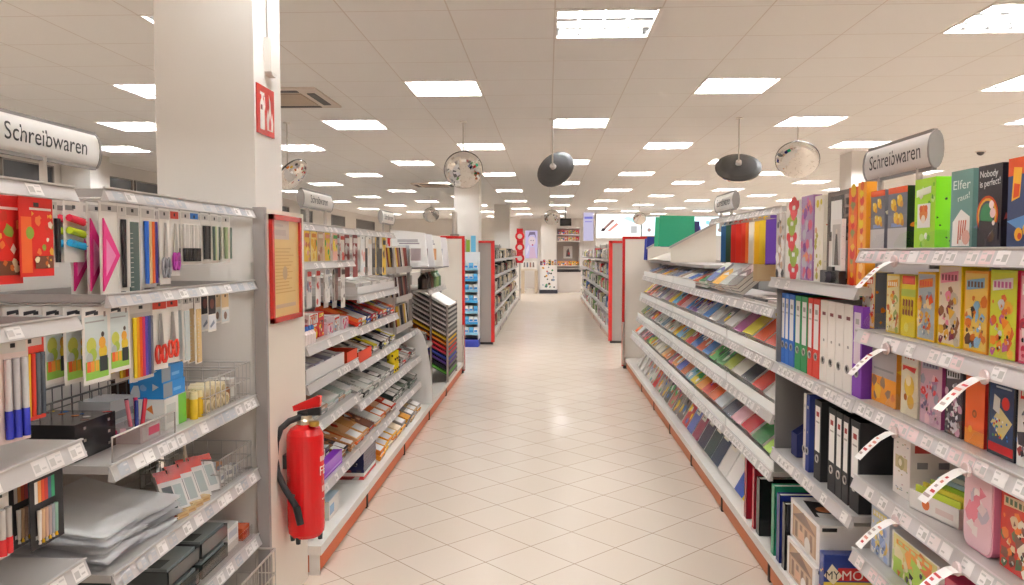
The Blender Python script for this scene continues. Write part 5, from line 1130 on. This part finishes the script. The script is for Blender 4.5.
for k in range(5): carton('index_box', '%s of the white, blue and green boxes stacked on the base behind the extinguisher' % ['lowest', 'second', 'third', 'fourth', 'topmost'][k], 'box', .2, .034, .16, ['#e8e4de', '#7ab83a', '#efebe6', '#8ac43a', '#f0ece8'][k], 'white', (-1.14, 3.78 + .012 * (k % 2), .146 + .0345 * k), RZ_L, None, k, lambda f: f.r(.1, .2, .4, .8, '#7aa8d0', 1), topcol='#d8e2ec' if k == 4 else None)
carton('index_box', 'white box with a blue print beside the stacked base boxes', 'box', .2, .10, .18, '#ece8e4', 'blue', (-1.14, 4.06, .146), RZ_L, None, 9, lambda f: f.r(.1, .2, .5, .7, '#8ab0d8', 1), topcol='#c8d8e8')
# unit 2 trays
t = tray(4.66, 5.8, -1.15, -1.5, 1.286, .05, '#d9d4d0', 'wide grey tray of white paper on top of the second unit', 0)
flatpacks(5, 4.68, 5.78, -1.16, 1.29, .21, ['#e6e2de', '#d8d2cc', '#ece8e4', '#cfc8c2'], 'white paper pack in the wide grey tray', .3, .05, .03, layers=2)
flatpacks(9, 4.65, 5.82, -1.15, 1.091, .11, ['#d83a26', '#e8b83a', '#3a5ab0', '#d8602a', '#e8e2dc', '#2a3a7a', '#c83a4a', '#8a4a2a'], 'coloured pack on the red and blue shelf', .28, .1, .022)
t = tray(4.64, 5.0, -1.145, -1.44, .872, .07, '#d8401c', 'orange red tray of striped packs', 0)
flatpacks(4, 4.66, 4.98, -1.155, .88, .075, ['#2a2628', '#ece6e0', '#c8a890', '#d8d0c8'], 'striped pack in the orange tray', .27, .1, .025)
flatpacks(8, 5.02, 5.82, -1.15, .872, .085, ['#2a2a30', '#ece8e4', '#c8b0a0', '#3a3a44', '#e8d83a', '#d8d4d0'], 'black and white pack on the shelf beside the orange tray', .28, .1, .024)
flatpacks(8, 4.65, 5.82, -1.15, .632, .125, ['#e8e4e0', '#1f1d24', '#d4d8d0', '#8a8c88', '#ece8e2', '#b8bcb4'], 'white and black pack on the third flat pack shelf', .28, .09, .028)
flatpacks(7, 4.66, 5.82, -1.15, .367, .15, ['#e0703a', '#d8a07a', '#c83a22', '#e8b07a', '#d89a5a', '#7a4a3a', '#efe8e0'], 'orange magazine on the low shelf', .3, .11, .016)
for k in range(9): carton('writing_case', 'navy case in the stack on the base, %s from the bottom' % ORD[k], 'case', .34, .02, .24, ['#c83a3a', '#e8e2dc', '#25254a'][min(k, 2)], 'dark', (-1.13, 4.86 + .004 * (k % 3), .146 + .0205 * k), RZ_L, None, k, lambda f: None)
flatpacks(5, 5.1, 5.9, -1.12, .147, .15, ['#e8942a', '#e8b03a', '#f0dcc0', '#d87a2a', '#e8a83a'], 'orange pack on the base past the navy cases', .28, .1, .03)
# unit 3: pen stand, yellow items, curved end
for k in range(6):
    t = thing('yellow_toy', 'yellow spotted tube beside the pen stand, %s %s' % ('upper' if k > 2 else 'lower', ORD[k % 3]), 'toy', (-1.222, 6.0 + .075 * (k % 3), .602 + (k // 3) * .085), 0, 'yellow tubes')
    mb = MB('gloss'); mb.lathe([(.001, 0), (.032, .002), (.033, .078), (.02, .083), (.001, .083)], (0, 0, 0), '#e8cc1e', 12); mb.build('body', t)
    mb = MB('gloss')
    for q in range(6): a = q * 1.05; mb.box(.0335 * cos(a) - .006, .0335 * sin(a) - .006, .02 + .03 * (q % 2), .0335 * cos(a) + .006, .0335 * sin(a) + .006, .035 + .03 * (q % 2), '#4a3a10')
    mb.build('spots', t)
flatpacks(6, 6.3, 7.05, -1.2, .602, .12, ['#b8b0aa', '#c83a34', '#8a8480', '#5a5652', '#d8d0c8'], 'grey pack under the pen stand', .26, .08, .03)
flatpacks(8, 5.9, 7.05, -1.19, .367, .13, ['#5a6258', '#6a7a6a', '#8a8c86', '#3a4440', '#a8a8a0'], 'grey green pack on the lowest shelf under the pen stand', .26, .1, .03)
flatpacks(5, 5.95, 6.8, -1.12, .147, .16, ['#d8942a', '#8a8480', '#c8a070', '#a8a09a'], 'brown and yellow pack on the base under the pen stand', .26, .1, .03)
mb = MB('clear'); P = [(-1.2 + .0, .85)] + [(-1.2 + .14 * sin(a) , .85 - .7 * (1 - cos(a))) for a in [pi / 2 * k / 8 for k in range(1, 9)]]
V = [(p[0], 7.08, p[1]) for p in P] + [(-1.6, 7.08, .15), (-1.6, 7.08, .85)]
mb._add(V + [(v[0], 7.092, v[2]) for v in V], [tuple(range(len(V))), tuple(range(len(V), 2 * len(V)))] + [(i, (i + 1) % len(V), len(V) + (i + 1) % len(V), len(V) + i) for i in range(len(V))], '#f2efec', 'gloss')
tag(mb.build('end_cheek'), 'curved white end cheek below the pen stand', 'panel')
t = thing('pen_stand', 'tiered metal pen stand filled with dark pens at the aisle edge', 'pen stand', (-1.33, 6.45, .852))
mb = MB('metal')
for x in (-1.46, -1.215):
    for y in (6.1, 6.8): mb.cyl((x, y, .857), (x, y, 1.58), .008, .008, '#b8b0aa', 8)
mb.build('frame', t, world=True)
for k in range(3):
    zz = .9 + k * .24; mb = MB('steel')
    mb.box(-1.46, 6.1, zz, -1.2, 6.8, zz + .01, '#a39b95'); mb.box(-1.205, 6.1, zz, -1.195, 6.8, zz + .05, '#b8b0aa'); mb.box(-1.46, 6.095, zz, -1.2, 6.1, zz + .05, '#b8b0aa'); mb.build('tier', t, world=True)
mb = MB('paint'); mb.box(-1.465, 6.1, .857, -1.455, 6.8, 1.58, '#3c3432'); mb.build('back_board', t, world=True)
for k in range(3):
    for q in range(12):
        for w_ in range(2):
            y, x = 6.13 + q * .057, -1.225 - .05 * w_; zz = .91 + k * .24; c = random.Random(q * 3 + k + w_).choice(['#3a2a2a', '#7a3028', '#2a2a30', '#b8a898', '#d8d0c8', '#5a3a34', '#8a7060', '#c8a23a'])
            zz += .005; mb = MB('gloss'); mb.cyl((x, y, zz), (x - .02, y, zz + .19), .012, .012, c, 6); mb.cyl((x - .02, y, zz + .19), (x - .022, y, zz + .205), .007, .003, '#d0c8c0', 6)
            tag(mb.build('pen'), '%s pen, %s tier of the pen stand, %s row, %s from near end' % (NM(c), ['lowest', 'middle', 'top'][k], 'front' if w_ == 0 else 'back', ORD[q]), 'pen', 'pens in the tiered stand')
# magazine stand, bottles
t = thing('magazine_stand', 'white tilted stand of magazines above the paper rack', 'stand', (-1.3, 7.0, 1.42))
mb = MB('steel')
for y in (6.85, 7.85): mb.cyl((-1.42, y, 1.206), (-1.42, y, 1.62), .01, .01, '#b8b0aa', 8)
mb.box(-1.44, 6.85, 1.4, -1.0, 7.85, 1.412, '#6a6260'); mb.build('frame', t, world=True)
for k, (y, x0, x1, c) in enumerate([(6.88, -1.4, -1.06, '#faf8f6'), (7.15, -1.38, -1.04, '#f4f0f0'), (7.42, -1.34, -1.0, '#f8f2ea'), (7.7, -1.32, -.98, '#f0e8e8')]):
    mb = MB('gloss'); mb.prism([(x0 + .04, 1.413), (x1, 1.413), (x1 - .03, 1.72 - .01 * k), (x0, 1.75 - .01 * k)], y, y + .02, c); f = Fr(mb, (x0 + .04, y - .0004, 1.42), (1, 0, 0), (0, 0, 1), x1 - x0 - .08, .27)
    f.r(.1, .1, .5, .7, '#c8ccd4', 1); f.r(.55, .2, .9, .6, ['#b8a8a8', '#a89090', '#d8a070', '#8a8aa8'][k], 1); f.r(.15, .74, .85, .78, '#a8a0a8', 2); f.r(.1, .8, .8, .9, '#c8c4c8', 1)
    tag(mb.build('magazine'), 'white magazine in the tilted stand, %s from the front' % ORD[k], 'magazine', 'magazines in the tilted stand')
for k in range(6):
    c = ['#3a2c28', '#2a2626', '#6a4a3a', '#5a7a4a', '#7a9a5a', '#4a6a4a'][k]; y = 7.2 + .17 * k
    t = thing('bottle', '%s bottle below the white magazines, %s from the pen stand' % (['brown', 'black', 'tan', 'green', 'light green', 'dark green'][k], ORD[k]), 'bottle', (-1.16, y, 1.201), 0, 'bottles below the magazines')
    mb = MB('gloss'); mb.lathe([(.001, 0), (.05, .002), (.05, .1), (.02, .14), (.02, .16)], (0, 0, 0), c, 12); mb.build('body', t); mb = MB('gloss'); mb.cyl((0, 0, .158), (0, 0, .18), .022, .022, '#d8d0c8', 10); mb.build('cap', t)
flatpacks(6, 7.15, 8.25, -1.28, .602, .16, ['#5a5452', '#c8c0b8', '#8a6a5a', '#b8b0aa'], 'dark pack under the bottles', .26, .08, .04)
# paper rack
t = thing('paper_rack', 'sloping rack of coloured paper before the red framed panel', 'rack', (-1.25, 8.7, .145))
for x, zt in ((-1.08, .98), (-1.26, 1.16), (-1.47, 1.3)):
    for y in (8.32, 9.12):
        mb = MB('metal'); mb.cyl((x, y, .146), (x, y, zt), .012, .012, '#b3aba6', 8); mb.build('post', t, world=True)
PC = ['#f0ece8', '#e8e4e0', '#e2ddd8', '#d8d4d0', '#efebe6', '#a8a4a0', '#e8e0d6', '#ecc32a', '#e8862a', '#d8302a', '#cc3a52', '#3a4ab4', '#5a3a90', '#2a2a30', '#58a83a']
for k in range(15):
    zf = .93 - k * .052; sl = .56
    x0, x1 = -1.07, -1.48; z1 = zf + .41 * sl
    mb = MB('steel'); mb._add([(x0, 8.34, zf), (x1, 8.34, z1), (x1, 9.1, z1), (x0, 9.1, zf), (x0, 8.34, zf + .006), (x1, 8.34, z1 + .006), (x1, 9.1, z1 + .006), (x0, 9.1, zf + .006)], [(0, 1, 2, 3), (7, 6, 5, 4), (0, 4, 5, 1), (3, 2, 6, 7), (0, 3, 7, 4)], '#232022')
    mb.box(x0, 8.34, zf, x0 + .006, 9.1, zf + .02, '#232022'); mb.build('tray', t, world=True)
    mb = MB('paper'); h = .026; e = .012
    mb._add([(x0 - .003, 8.35, zf + .011), (x1 + .02, 8.35, z1), (x1 + .02, 9.09, z1), (x0 - .003, 9.09, zf + .011), (x0 - .003, 8.35, zf + .011 + h), (x1 + .02, 8.35, z1 + h), (x1 + .02, 9.09, z1 + h), (x0 - .003, 9.09, zf + .011 + h)],
            [(0, 1, 2, 3), (7, 6, 5, 4), (0, 4, 5, 1), (3, 2, 6, 7), (0, 3, 7, 4), (1, 5, 6, 2)], PC[k])
    tag(mb.build('paper_stack'), '%s sheets of card in the paper rack, %s tray from the top' % (NM(PC[k]), ORD[k]), 'paper', 'card stacks in the paper rack')

# ------------------------------------------------------------------ far runs beyond the cross aisle
def far_run(s, y0, n, L_, xf, xb, side, cols, kick):
    for k in range(n):
        a = y0 + k * L_
        unit('far_shelf_unit', 'far %s shelf unit past the cross aisle, %s from its near end' % (side, ORD[k]), s, a, a + L_ - .01, xf, xb, [(1.42,), (1.12,), (.82,), (.5,)], 1.74, xf + s * .02, kick=kick, dens=.3, group='far %s shelf units' % side, back='#8a827c' if side == 'left' else '#cfc7c0')
    for q, zz in enumerate((1.42, 1.12, .82, .5, .146)):
        y = y0 + .03; k = 0
        while y < y0 + n * L_ - .2:
            rr = random.Random(k * 31 + q * 7 + (0 if s < 0 else 500)); w = rr.uniform(.2, .32) * (1 if y < y0 + 4 else 1.5); h = rr.uniform(.15, .22) if zz > .2 else rr.uniform(.14, .3)
            c = rr.choice(cols); mb = MB('gloss')
            if rr.random() < .5:
                bq = min(w * .42, .1)
                mb.lathe([(.001, 0), (bq, .003), (bq, h * .7), (bq * .45, h * .85), (bq * .4, h), (.001, h)], (0, .11, 0), c, 10); mb.box(-bq * .7, .11 - bq * 1.02, h * .2, bq * .7, .11 - bq * .9, h * .55, rr.choice(cols)); kind = 'bottle'
            else:
                mb.box(-w * .46, 0, 0, w * .46, .15, h, c); f = Fr(mb, (-w * .46, -.0003, 0), (1, 0, 0), (0, 0, 1), w * .92, h); f.r(.1, .5, .9, .85, rr.choice(cols), 1); f.d(.5, .28, .25, rr.choice(cols), 1, 12, min(1, h / w)); kind = 'packet'
            o = mb.build(kind, None, (xf - s * .03, y + w / 2, zz + .001), RZ_R if s < 0 else RZ_L)
            tag(o, '%s %s on the %s shelf of the far %s run, %s from its near end' % (NM(c), kind, ['top', 'second', 'third', 'fourth', 'bottom'][q], side, ORD[k]), kind, 'products on the far %s run, %s shelf' % (side, ORD[q]))
            y += w + .01; k += 1
far_run(1, 13.15, 5, 2.3, -.95, -1.4, 'left', ['#3a4440', '#2a2e2c', '#d8c49a', '#f2ece2', '#8a9080', '#8a3a3a', '#c8b8a0', '#1f2322', '#e8d4b4'], '#c8bfb6')
far_run(-1, 13.45, 5, 2.4, 1.08, 1.55, 'right', ['#e8e4e0', '#9ab04a', '#2a2a30', '#5a7ab0', '#d8d4d0', '#c83a3a', '#8a5a6a', '#efe8e0', '#6a8a5a', '#e8d8a0', '#4a4a54'], '#d8b8a8')
# blue display
t = thing('floor_display', 'blue and white cardboard floor display beside the far left run', 'display', (-1.25, 12.75, 0))
mb = MB('card'); mb.box(-1.38, 12.62, 0, -1.13, 12.95, .12, '#2a3a9a'); mb.build('base', t, world=True)
mb = MB('card'); mb.box(-1.38, 12.93, .12, -1.13, 12.95, 1.55, '#eef0f2'); mb.box(-1.38, 12.62, .12, -1.37, 12.95, 1.4, '#e2e8f0'); mb.box(-1.14, 12.62, .12, -1.13, 12.95, 1.4, '#e2e8f0'); mb.build('case', t, world=True)
for k in range(7):
    z = .2 + k * .175; mb = MB('card'); mb.box(-1.37, 12.62, z, -1.14, 12.93, z + .01, '#eef2f6'); mb.box(-1.37, 12.615, z, -1.14, 12.62, z + .04, '#3a9ad8' if k % 2 else '#8ac8e8'); mb.build('shelf', t, world=True)
    for q in range(3):
        carton('packet', 'blue and white packet in the floor display, %s shelf from the bottom, %s from left' % (ORD[k], ORD[q]), 'packet', .065, .11, .1, ['#e8f0f6', '#5ab0e0', '#f0f2f4'][(k + q) % 3], 'blue', (-1.325 + .075 * q, 12.63, z + .011), 0, 'packets in the blue display', k, lambda f: f.r(.1, .3, .9, .6, '#3a8ad0', 1))
mb = MB('card'); mb.box(-1.36, 12.94, 1.55, -1.3, 12.96, 1.75, '#8aa83a'); mb.box(-1.28, 12.94, 1.55, -1.2, 12.96, 1.82, '#6ab8e0'); mb.build('header', t, world=True)
# red banner at the end of the far left run
t = thing('red_banner', 'red banner with round signs at the end of the far left run', 'banner', (-.9, 24.95, 1.3))
mb = MB('gloss'); mb.box(-1.0, 24.95, 1.2, -.8, 24.98, 2.3, '#c8202a')
for q in range(3): mb.cyl((-.9, 24.95, 1.35 + .35 * q), (-.9, 24.93, 1.35 + .35 * q), .15, .15, '#d82a34', 16)
mb.build('board', t, world=True)
mb = MB('card')
for q in range(3): mb.cyl((-.9, 24.93, 1.35 + .35 * q), (-.9, 24.925, 1.35 + .35 * q), .08, .08, '#f0dcd6', 12)
mb.build('discs', t, world=True)
mb = MB('metal'); mb.cyl((-.9, 24.965, 0), (-.9, 24.965, 1.2), .02, .02, '#b8b0aa', 8); mb.build('post', t, world=True)

# ------------------------------------------------------------------ checkout end
t = thing('light_poster', 'lavender backlit poster of a face left of the checkout pillar', 'poster', (-.66, 31.0, 1.3))
mb = MB('lit_soft'); mb.box(-.9, 31, 1.3, -.42, 31.05, 2.4, '#d8c8ec'); f = Fr(mb, (-.9, 30.999, 1.3), (1, 0, 0), (0, 0, 1), .48, 1.1)
f.d(.55, .62, .3, '#f0d8dc', 4, 20, 1.3); f.p([(.2, .75), (.35, .95), (.8, .95), (.9, .7), (.75, .85), (.4, .84)], '#8a7a94', 6); f.p([(.3, .0), (.4, .4), (.75, .4), (.9, 0)], '#e4c0d4', 3); f.d(.6, .48, .07, '#c84a7a', 8); f.d(.47, .64, .04, '#5a4a6a', 8); f.d(.66, .64, .04, '#5a4a6a', 8); f.p([(.05, .3), (.3, .5), (.3, .3), (.1, .1)], '#f2e6f6', 3)
mb.build('panel', t, world=True)
mb = MB('paint')
for a in (-.92, -.42): mb.box(a, 30.98, 0, a + .02, 31.07, 2.42, '#e8e2de')
mb.build('frame', t, world=True)
t = thing('promotion_table', 'small table with a white pictured sign left of the checkout stand', 'table', (-.7, 29.3, 0))
mb = MB('paint'); mb.box(-1.05, 29.1, .86, -.4, 29.5, .92, '#e2d6c6'); mb.build('top', t, world=True)
for a in (-1.0, -.5):
    mb = MB('paint'); mb.box(a, 29.15, 0, a + .12, 29.45, .86, '#c8b49c'); mb.build('leg', t, world=True)
mb = MB('card'); mb.box(-.98, 29.15, .921, -.42, 29.2, 1.22, '#f2ece6'); f = Fr(mb, (-.98, 29.149, .921), (1, 0, 0), (0, 0, 1), .56, .3)
for k in range(4): f.p([(.12 + .2 * k, .2), (.24 + .2 * k, .2), (.22 + .2 * k, .8), (.14 + .2 * k, .8)], ['#8a8078', '#6a7a8a', '#a87a6a', '#7a7068'][k], 2)
tag(mb.build('table_sign'), 'white sign with small pictures standing on the promotion table', 'sign')
t = thing('checkout_stand', 'white stand printed with coloured figures in front of the checkout pillar', 'stand', (0, 29.4, 0))
mb = MB('rubber'); mb.box(-.32, 29.2, 0, .36, 29.6, .14, '#2a2830'); mb.build('base', t, world=True)
mb = MB('card'); mb.box(-.3, 29.22, .14, .34, 29.58, 1.05, '#eee8e4'); f = Fr(mb, (-.3, 29.219, .14), (1, 0, 0), (0, 0, 1), .64, .91); rng = random.Random(3)
for k in range(24): f.d(rng.uniform(.1, .9), rng.uniform(.08, .92), rng.uniform(.04, .09), rng.choice(['#3a4a6a', '#c83a3a', '#d8a03a', '#4a8a5a', '#2a2a30', '#8a9ab0']), 2 + k * .1, rng.choice([3, 4, 6]))
mb.build('body', t, world=True)
for k in range(6):
    carton('toy_packet', 'small coloured packet on the checkout stand, %s from left' % ORD[k], 'packet', .09, .16 + .05 * (k % 2), .1, ['#3a3a44', '#c83a3a', '#e8d8c8', '#2a2a34', '#d8a03a', '#b0a8b0'][k], 'multi', (-.25 + .105 * k, 29.3, 1.051), 0, 'packets on the checkout stand', k)
t = thing('checkout_shelf', 'grey wall shelf with red packs behind the checkout', 'shelf unit', (.78, 30.4, 0))
mb = MB('paint'); mb.box(.34, 30.6, 0, 1.22, 30.64, 2.5, '#b0a6a0'); mb.box(.34, 30.2, 0, .36, 30.6, 2.5, '#a89e98'); mb.box(1.2, 30.2, 0, 1.22, 30.6, 2.5, '#a89e98'); mb.build('case', t, world=True)
for zz in (.9, 1.0, 1.95, 2.2, 2.46):
    mb = MB('paint'); mb.box(.34, 30.15, zz, 1.22, 30.6, zz + .03, '#dcd4ce'); mb.build('shelf', t, world=True)
mb = MB('paint'); mb.box(.3, 30.1, .0, 1.26, 30.14, .78, '#d8cec6'); mb.box(.3, 30.09, .78, 1.26, 30.6, .84, '#3a3436'); mb.build('counter', t, world=True)
for q, (zz, cs) in enumerate([(1.031, ['#d8942a', '#e8b03a', '#d86a2a', '#c84a2a', '#e8c85a']), (1.981, ['#e8d8d0', '#d8b0a8', '#c83a3a']), (2.231, ['#5a4a48', '#c8282a', '#a82a2a', '#7a6a64'])]):
    for k in range(6):
        carton('packet', '%s packet on the %s checkout wall shelf, %s from left' % (NM(cs[k % len(cs)]), ['low', 'middle', 'upper'][q], ORD[k]), 'packet', .12, .17, .12, cs[k % len(cs)], 'multi', (.43 + .14 * k, 30.25, zz), 0, 'packets on the checkout wall shelf', k)
mb = MB('card'); mb.box(.6, 30.585, 1.3, .95, 30.598, 1.78, '#f0ece8'); f = Fr(mb, (.6, 30.584, 1.3), (1, 0, 0), (0, 0, 1), .35, .48); f.p([(.3, .15), (.75, .15), (.7, .5), (.55, .85), (.35, .6)], '#4a3a3e', 2); f.d(.62, .4, .12, '#c84a4a', 4)
tag(mb.build('picture'), 'white picture with a dark figure on the checkout wall shelf', 'picture')
t = thing('monitor', 'black monitor hanging from the ceiling before the checkout', 'monitor', (.56, 25.0, 2.38))
mb = MB('gloss'); mb.box(.38, 25, 2.38, .74, 25.08, 2.62, '#1f1b1f'); mb.build('screen', t, world=True); mb = MB('metal'); mb.cyl((.56, 25.05, 2.62), (.56, 25.05, CEIL), .02, .02, '#8a8480', 8); mb.build('bracket', t, world=True)
t = thing('checkout_sign', 'pale violet sign board right of the checkout shelf', 'sign', (1.42, 28, 2.0))
mb = MB('lit_soft'); mb.box(1.26, 28, 1.95, 1.62, 28.04, 2.95, '#d8d0ee'); f = Fr(mb, (1.26, 27.999, 1.95), (1, 0, 0), (0, 0, 1), .36, 1.0); f.r(.1, .78, .9, .86, '#8a8ae0', 2); f.r(.15, .66, .85, .7, '#a8a0e4', 2)
mb.build('board', t, world=True)
mb = MB('paint'); mb.box(1.24, 28, 0, 1.26, 28.04, CEIL, '#d8d0ca'); mb.build('post', t, world=True)
t = thing('light_board', 'backlit white board with make-up brushes above the far right run', 'sign', (2.35, 26.4, 2.0))
mb = MB('lit'); mb.box(1.62, 26.4, 2.02, 3.1, 26.5, 2.82, '#f2f2ee'); f = Fr(mb, (1.62, 26.399, 2.02), (1, 0, 0), (0, 0, 1), 1.48, .8)
f.p([(.1, .3), (.16, .28), (.42, .74), (.36, .78)], '#8a6a64', 2); f.p([(.25, .3), (.31, .28), (.5, .56), (.46, .64)], '#c88a80', 2); f.p([(.1, .3), (.17, .28), (.22, .38), (.14, .42)], '#3a3034', 3); f.p([(.6, .8), (.9, .6), (.95, .75), (.7, .92)], '#b8e6ea', 2); f.r(.78, .2, .92, .5, '#a8a8a8', 2)
mb.build('panel', t, world=True)
for a in (1.58, 3.1):
    mb = MB('paint'); mb.box(a, 26.4, 1.98, a + .04, 26.52, 2.86, '#8a8480'); mb.build('frame', t, world=True)
mb = MB('paint'); mb.box(1.62, 26.5, 0, 3.1, 26.54, 2.86, '#d8d0ca'); mb.build('back', t, world=True)
t = thing('lit_shelf_header', 'long pale blue lit header above the far right shelves', 'sign', (4.6, 26.4, 2.0))
mb = MB('lit'); mb.box(3.16, 26.42, 2.1, 6.4, 26.5, 2.72, '#ddf4f8'); f = Fr(mb, (3.16, 26.419, 2.1), (1, 0, 0), (0, 0, 1), 3.24, .62)
for k in range(8): f.d(.07 + .12 * k, .3 + .2 * (k % 3), .02, ['#9a7a74', '#c8a8a0', '#8ac0cc'][k % 3], 2)
mb.build('panel', t, world=True)
mb = MB('paint'); mb.box(3.16, 26.5, 0, 6.4, 26.56, 2.75, '#d8d0ca'); mb.build('back', t, world=True)
# shelves beyond the near gondolas that close the view at left and right
for n, (x, y0, y1) in enumerate([(-4.2, 6, 14), (-4.2, 15, 24)]):
    t = thing('far_gondola', 'long plain gondola near the left wall, %s from the front' % ORD[n], 'shelf unit', (x, y0, 0))
    mb = MB('paint'); mb.box(x - .03, y0, 0, x + .03, y1, 1.6, '#d2c8bf'); mb.build('back_panel', t, world=True)
    for zz in (.15, .5, .85, 1.2, 1.5):
        mb = MB('steel'); mb.box(x - .4, y0, zz, x + .4, y1, zz + .03, '#cfc8c2'); mb.build('shelf', t, world=True)

# ------------------------------------------------------------------ light and camera
w = bpy.data.worlds.new('World'); scene.world = w; w.use_nodes = True
bg = w.node_tree.nodes.get('Background') or w.node_tree.nodes.new('ShaderNodeBackground')
bg.inputs[0].default_value = (1, .96, .92, 1); bg.inputs[1].default_value = .3
cam = bpy.data.cameras.new('Camera'); co = bpy.data.objects.new('Camera', cam); C.objects.link(co); scene.camera = co
cam.sensor_width = 36; cam.sensor_fit = 'HORIZONTAL'; cam.lens = 780 * 36 / 1024; cam.clip_start = .05; cam.clip_end = 200
co.location = (0, 0, 1.55); co.rotation_euler = (pi / 2 - .05188, 0, .04606)
vs = scene.view_settings
vs.view_transform = 'Standard'; vs.look = 'None'; vs.exposure = 0; vs.gamma = 1; vs.use_curve_mapping = False
try:
    scene.cycles.use_denoising = True; scene.cycles.max_bounces = 8; scene.cycles.diffuse_bounces = 5; scene.cycles.transparent_max_bounces = 12
    scene.cycles.sample_clamp_indirect = 6; scene.cycles.caustics_reflective = False; scene.cycles.caustics_refractive = False
except Exception: pass
